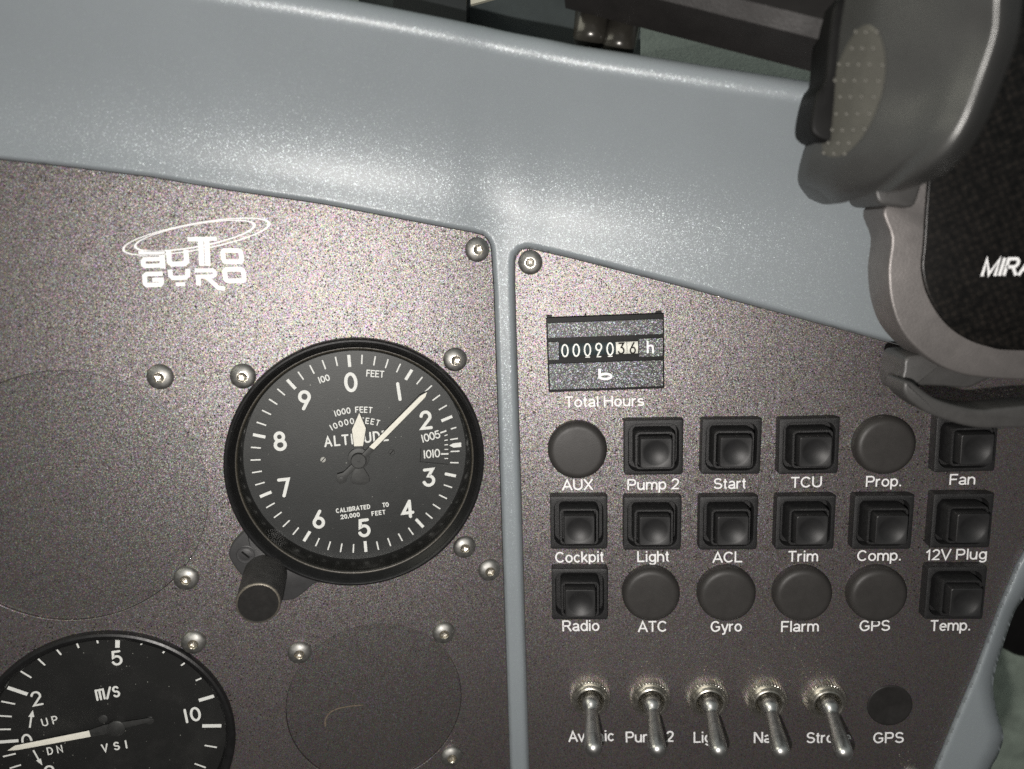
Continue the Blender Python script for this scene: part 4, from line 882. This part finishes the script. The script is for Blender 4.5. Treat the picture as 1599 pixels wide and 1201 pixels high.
# ------------------------------------------------------------------ phone holder (nearer to the camera) and its support arm
hold = root('phone_holder', PR, at(PR, 1500, 420, 30*MM), 'grey phone holder with carbon pattern pad and a clamp jaw hanging over the panel', 'phone holder', z=30*MM)
def hp(name, pts, h0, h1, mat, bev=.5*MM, n=5, hpx=None, parent=hold):
    hpx = h1 if hpx is None else hpx; o0 = at(PR, 1500, 420, 30*MM)
    q = catmull([at(PR, x, y, hpx)-o0 for x, y in pts], n, True); b = MB(); slab(b, q, h0-30*MM, h1-30*MM, bev, True); return b.build(name, mat, parent, sharp=40)
fr = hp('holder_frame', [(1440, 200), (1425, 300), (1380, 326), (1392, 372), (1387, 420), (1391, 470), (1407, 515), (1440, 552), (1482, 578), (1535, 590), (1640, 594), (1900, 594), (1960, 560), (1980, 420), (1960, 0), (1700, -150), (1500, -120)], 21*MM, 34*MM, 'holder_frame', .7*MM, 4)
pad = hp('pad', [(1462, 200), (1449, 290), (1443, 380), (1440, 420), (1450, 462), (1475, 502), (1506, 527), (1545, 542), (1600, 548), (1850, 548), (1920, 500), (1930, 300), (1900, -60), (1700, -110), (1500, -80)], 33*MM, 34.9*MM, 'carbon_weave', .5*MM, 5)
o0 = at(PR, 1500, 420, 30*MM)
c = (at(PR, 1533, 415, 35*MM)+at(PR, 1612, 418, 35*MM))/2-o0; x0, x1 = at(PR, 1533, 415, 35*MM), at(PR, 1613, 414, 35*MM)
text_mesh('lettering', 'MIRA', c, np.linalg.norm(x1-x0), 4.4*MM, 5.0*MM, 'legend_paint', pad, shear=0.25, weight=.175)
hp('slide_rail', [(1362, 262), (1400, 262), (1442, 262), (1436, 300), (1425, 323), (1400, 322), (1374, 318), (1366, 296)], 20*MM, 38*MM, 'holder_dark', .8*MM, 3)
hp('rear_body', [(1480, 60), (1470, 300), (1450, 480), (1500, 560), (1600, 575), (1900, 575), (1950, 300), (1900, 0), (1600, -60)], 4*MM, 21.5*MM, 'holder_black', .8*MM, 4)
hp('foot_bracket', [(1420, 556), (1411, 580), (1408, 596), (1412, 616), (1424, 612), (1440, 603), (1480, 604), (1512, 606), (1540, 594), (1570, 586), (1640, 582), (1640, 560), (1560, 560), (1480, 556)], 16*MM, 30*MM, 'holder_dark', .8*MM, 4)
hp('foot_lip', [(1412, 598), (1414, 618), (1440, 640), (1470, 654), (1516, 667), (1556, 669.5), (1640, 664), (1640, 634), (1566, 637), (1538, 640), (1500, 635), (1462, 623), (1438, 607), (1424, 597)], 27*MM, 37*MM, 'holder_dark', .9*MM, 5)
# clamp jaw: skinned from six edge curves, each point with its own height over the panel
JC = [[(1335, -60), (1320, 0), (1305, 70), (1290, 140), (1277, 210), (1263, 252), (1260, 283), (1276, 308)],
      [(1385, -60), (1372, 0), (1362, 70), (1350, 140), (1336, 210), (1322, 257), (1312, 296), (1306, 318)],
      [(1470, -60), (1460, 0), (1450, 70), (1438, 140), (1418, 200), (1398, 245), (1374, 280), (1346, 308)],
      [(1538, -60), (1530, 0), (1526, 50), (1505, 110), (1482, 170), (1455, 213), (1422, 248), (1382, 296)],
      [(1572, -60), (1566, 0), (1561, 52), (1540, 120), (1514, 188), (1484, 233), (1444, 265), (1396, 297)],
      [(1604, -60), (1597, 0), (1590, 58), (1566, 128), (1538, 195), (1506, 244), (1462, 279), (1406, 299)]]
JH = [41, 53, 64.3, 72.8, 75.4, 68]; JD = [7, 5.5, 4, 2, .4, -2.2, -7.5, -17]
def jaw_pt(s, c):
    """s along the jaw 0..7, c across 0..5 -> pixel and height, smooth in both"""
    def cm(vals, t):
        i = min(int(t), len(vals)-2); f = t-i; g = lambda k: np.array(vals[min(max(k, 0), len(vals)-1)], float)
        p0, p1, p2, p3 = g(i-1), g(i), g(i+1), g(i+2); return .5*((2*p1)+(-p0+p2)*f+(2*p0-5*p1+4*p2-p3)*f*f+(-p0+3*p1-3*p2+p3)*f**3)
    row = [np.append(cm(cv, s), JH[k]+cm(JD, s)) for k, cv in enumerate(JC)]
    return cm(row, c)
def jaw_w(s, c, lift=0.0):
    x, y, h = jaw_pt(s, c); return np.append(at(PR, x, y, h*MM)-o0, (h-30)*MM+lift)
b = MB(); nS, nC = 56, 50; g = np.array([[jaw_w(7*i/nS, 5*j/nC) for j in range(nC+1)] for i in range(nS+1)])
vs_ = [tuple(q) for r in g for q in r]; fs2 = [(i*(nC+1)+j, (i+1)*(nC+1)+j, (i+1)*(nC+1)+j+1, i*(nC+1)+j+1) for i in range(nS) for j in range(nC)]
b.add(vs_, fs2, True)
# closed back, so that the jaw is a solid body
bk = g.copy(); bk[..., 2] -= 7*MM; o_ = len(b.v); b.add([tuple(q) for r in bk for q in r], [tuple(reversed(f)) for f in fs2], True)
rim = [(i, 0) for i in range(nS+1)]+[(nS, j) for j in range(1, nC+1)]+[(i, nC) for i in range(nS-1, -1, -1)]+[(0, j) for j in range(nC-1, 0, -1)]
ids = [i*(nC+1)+j for i, j in rim]; N_ = (nS+1)*(nC+1)
for a_, c_ in zip(ids, ids[1:]+ids[:1]): b.f.append((c_, a_, a_+N_, c_+N_)); b.sm.append(True)
jaw = b.build('clamp_jaw', 'holder_grey', hold, sharp=50)
# oval grip with raised dots
b = MB(); n = 48; so, co, ra, rc = 3.15, .74, 1.62, .60
rings_ = []
for f, lift in ((1.0, -.3), (.97, .25), (.9, .15), (.75, .12), (.5, .12), (.25, .12), (.04, .12)):
    rings_.append([tuple(jaw_w(so+f*ra*math.cos(2*math.pi*k/n), co+f*rc*math.sin(2*math.pi*k/n)-.10*f*math.cos(2*math.pi*k/n), lift*MM)) for k in range(n)])
b.rings(rings_, smooth=True, cap1=True)
for i in range(9):
    for j in range(5):
        s_, c_ = so+(-1+2*(i+.5)/9)*ra, co+(-1+2*(j+.5)/5)*rc-.10*(-1+2*(i+.5)/9)
        if ((s_-so)/ra)**2+((c_-co+.10*(-1+2*(i+.5)/9))/rc)**2 > 1.0: continue
        q = jaw_w(s_, c_, .1*MM); rs = []
        for rad, z_ in ((.58, -.1), (.56, .12), (.40, .24), (.05, .28)): rs.append([(q[0]+rad*MM*math.cos(2*math.pi*k/12), q[1]+rad*MM*math.sin(2*math.pi*k/12), q[2]+z_*MM) for k in range(12)])
        b.rings(rs, smooth=True)
b.build('grip_pad', 'grip_rubber', jaw, sharp=60)
hp('jaw_root', [(1301, 8), (1330, 8), (1330, 120), (1320, 220), (1290, 224), (1266, 212), (1262, 192), (1271, 150), (1284, 128), (1290, 70)], 34*MM, 46*MM, 'holder_black', 1.0*MM, 4, hpx=44*MM)

arm = root('support_arm', PR, at(PR, 1100, 40, 20*MM), 'dark square section support arm running behind the hood to the phone holder', 'support arm', z=20*MM)
def bar(mb, p, q, w, up, bev):
    """straight bar of chamfered square section between two local points"""
    p, q = Vector(p), Vector(q); A = (q-p).normalized(); X = A.cross(Vector(up)).normalized(); Y = X.cross(A); h = w/2
    sec = [(h-bev, h), (-h+bev, h), (-h, h-bev), (-h, -h+bev), (-h+bev, -h), (h-bev, -h), (h, -h+bev), (h, h-bev)]
    mb.rings([[tuple(r+X*a+Y*c) for a, c in sec] for r in (p, q)], True, True, True)
oa = at(PR, 1100, 40, 20*MM)
def al(x, y, h): return (*(at(PR, x, y, h*MM)-oa), (h-20)*MM)
b = MB(); bar(b, al(900, -62, 16), al(1335, 45, 30), 19*MM, (0, .35, 1), 3*MM); b.build('arm_tube', 'arm_dark', arm)
b = MB(); q = catmull([np.array(al(x, y, 14)[:2]) for x, y in ((880, -60), (1010, -40), (1022, 0), (1010, 24), (985, 26), (955, 10), (890, -4))], 5, True); slab(b, q, -10*MM, -5*MM, .8*MM, True); b.build('hinge_plate', 'arm_dark', arm, sharp=40)
def cyl(mb, p0, p1, r, n=36, rnd=.25):
    p, q = Vector(p0), Vector(p1); A = (q-p).normalized(); X = A.orthogonal().normalized(); Y = A.cross(X); L_ = (q-p).length; rs = []
    for rad, t in ((.6*r, 0), (.92*r, 0), (r, .08*r), (r, L_-rnd*r*2), (.9*r, L_-rnd*r*.7), (.6*r, L_), (.01*r, L_)): rs.append([tuple(p+A*t+(X*math.cos(2*math.pi*k/n)+Y*math.sin(2*math.pi*k/n))*rad) for k in range(n)])
    mb.rings(rs, smooth=True)
b = MB(); cyl(b, al(926, 18, 6), al(921, 73, 8), 4.9*MM); b.build('clamp_knob', 'knob_bronze', arm, sharp=45)
b = MB(); cyl(b, al(974, 34, 8), al(963, 86, 10), 4.6*MM); b.build('clamp_knob', 'knob_bronze', arm, sharp=45)
b = MB(); cyl(b, al(948, -5, 4), al(946, 32, 5), 5.8*MM); b.build('pivot_cap', 'arm_dark', arm, sharp=45)

# ------------------------------------------------------------------ what lies behind the hood and below at the right
def wquad(name, pts, mat, label, cat=None, kind=None, thick=6*MM, P=PR):
    """a board whose face passes through four points given as pixel and height"""
    q = [Vector(at_w(P, x, y, h*MM)) for x, y, h in pts]; nrm = (q[1]-q[0]).cross(q[-1]-q[0]).normalized()
    if nrm.dot(Vector(cl)-q[0]) < 0: q = q[::-1]; nrm = -nrm
    n = len(q); b = MB(); b.rings([[tuple(v-nrm*thick) for v in q], [tuple(v) for v in q]], True, True, True); o = b.build(name, mat)
    return tag(o, label, cat, None, kind)
wquad('cockpit_shelf', [(300, 190, -25), (1800, 400, -25), (1800, -40, -95), (300, -60, -95)], 'shelf_vinyl', 'grey green grained shelf behind the dashboard hood', 'shelf', 'structure')
wquad('cockpit_wall', [(-200, 100, -110), (2200, 260, -110), (2200, -400, -150), (-200, -400, -150)], 'trim_dark', 'dark trimmed cabin wall behind the hood', 'wall', 'structure')
o = wquad('dark_trim', [(560, 60, -12), (1000, 130, -12), (1000, -60, -20), (560, -60, -20)], 'trim_dark', 'dark trim board behind the hood left of the clamp knobs', 'trim board')
o = wquad('equipment_box', [(614, 60, 0), (728, 70, 0), (728, -50, -4), (614, -50, -4)], 'box_black', 'black box standing behind the dashboard hood', 'box', thick=22*MM)
o = wquad('windscreen_frame', [(420, 40, -4), (528, 60, -4), (534, -50, -8), (420, -50, -8)], 'pale_frame', 'pale windscreen frame behind the hood at the top', 'window frame')
o = wquad('pale_strip', [(735, 7, -6), (790, -8, -6), (790, -24, -6), (735, -14, -6)], 'pale_frame', 'small pale strip right of the black box at the top', 'strip', thick=2*MM)
wquad('floor', [(1300, 700, -230), (2300, 700, -230), (2300, 1700, -230), (1300, 1700, -230)], 'floor_mottled', 'mottled grey green floor seen past the lower right edge', 'floor', 'structure')
b = MB(); q = catmull([at(PR, x, y, -60*MM) for x, y in ((1500, 900), (1680, 860), (1720, 960), (1680, 1030), (1610, 1035), (1575, 1022), (1540, 1000))], 8, True); slab(b, q, -110*MM, -60*MM, 6*MM, True, 5)
o = b.build('seat_cushion', 'holder_black', None, PR.M, sharp=40); tag(o, 'black rounded cushion partly hidden behind the right edge of the dashboard', 'cushion')
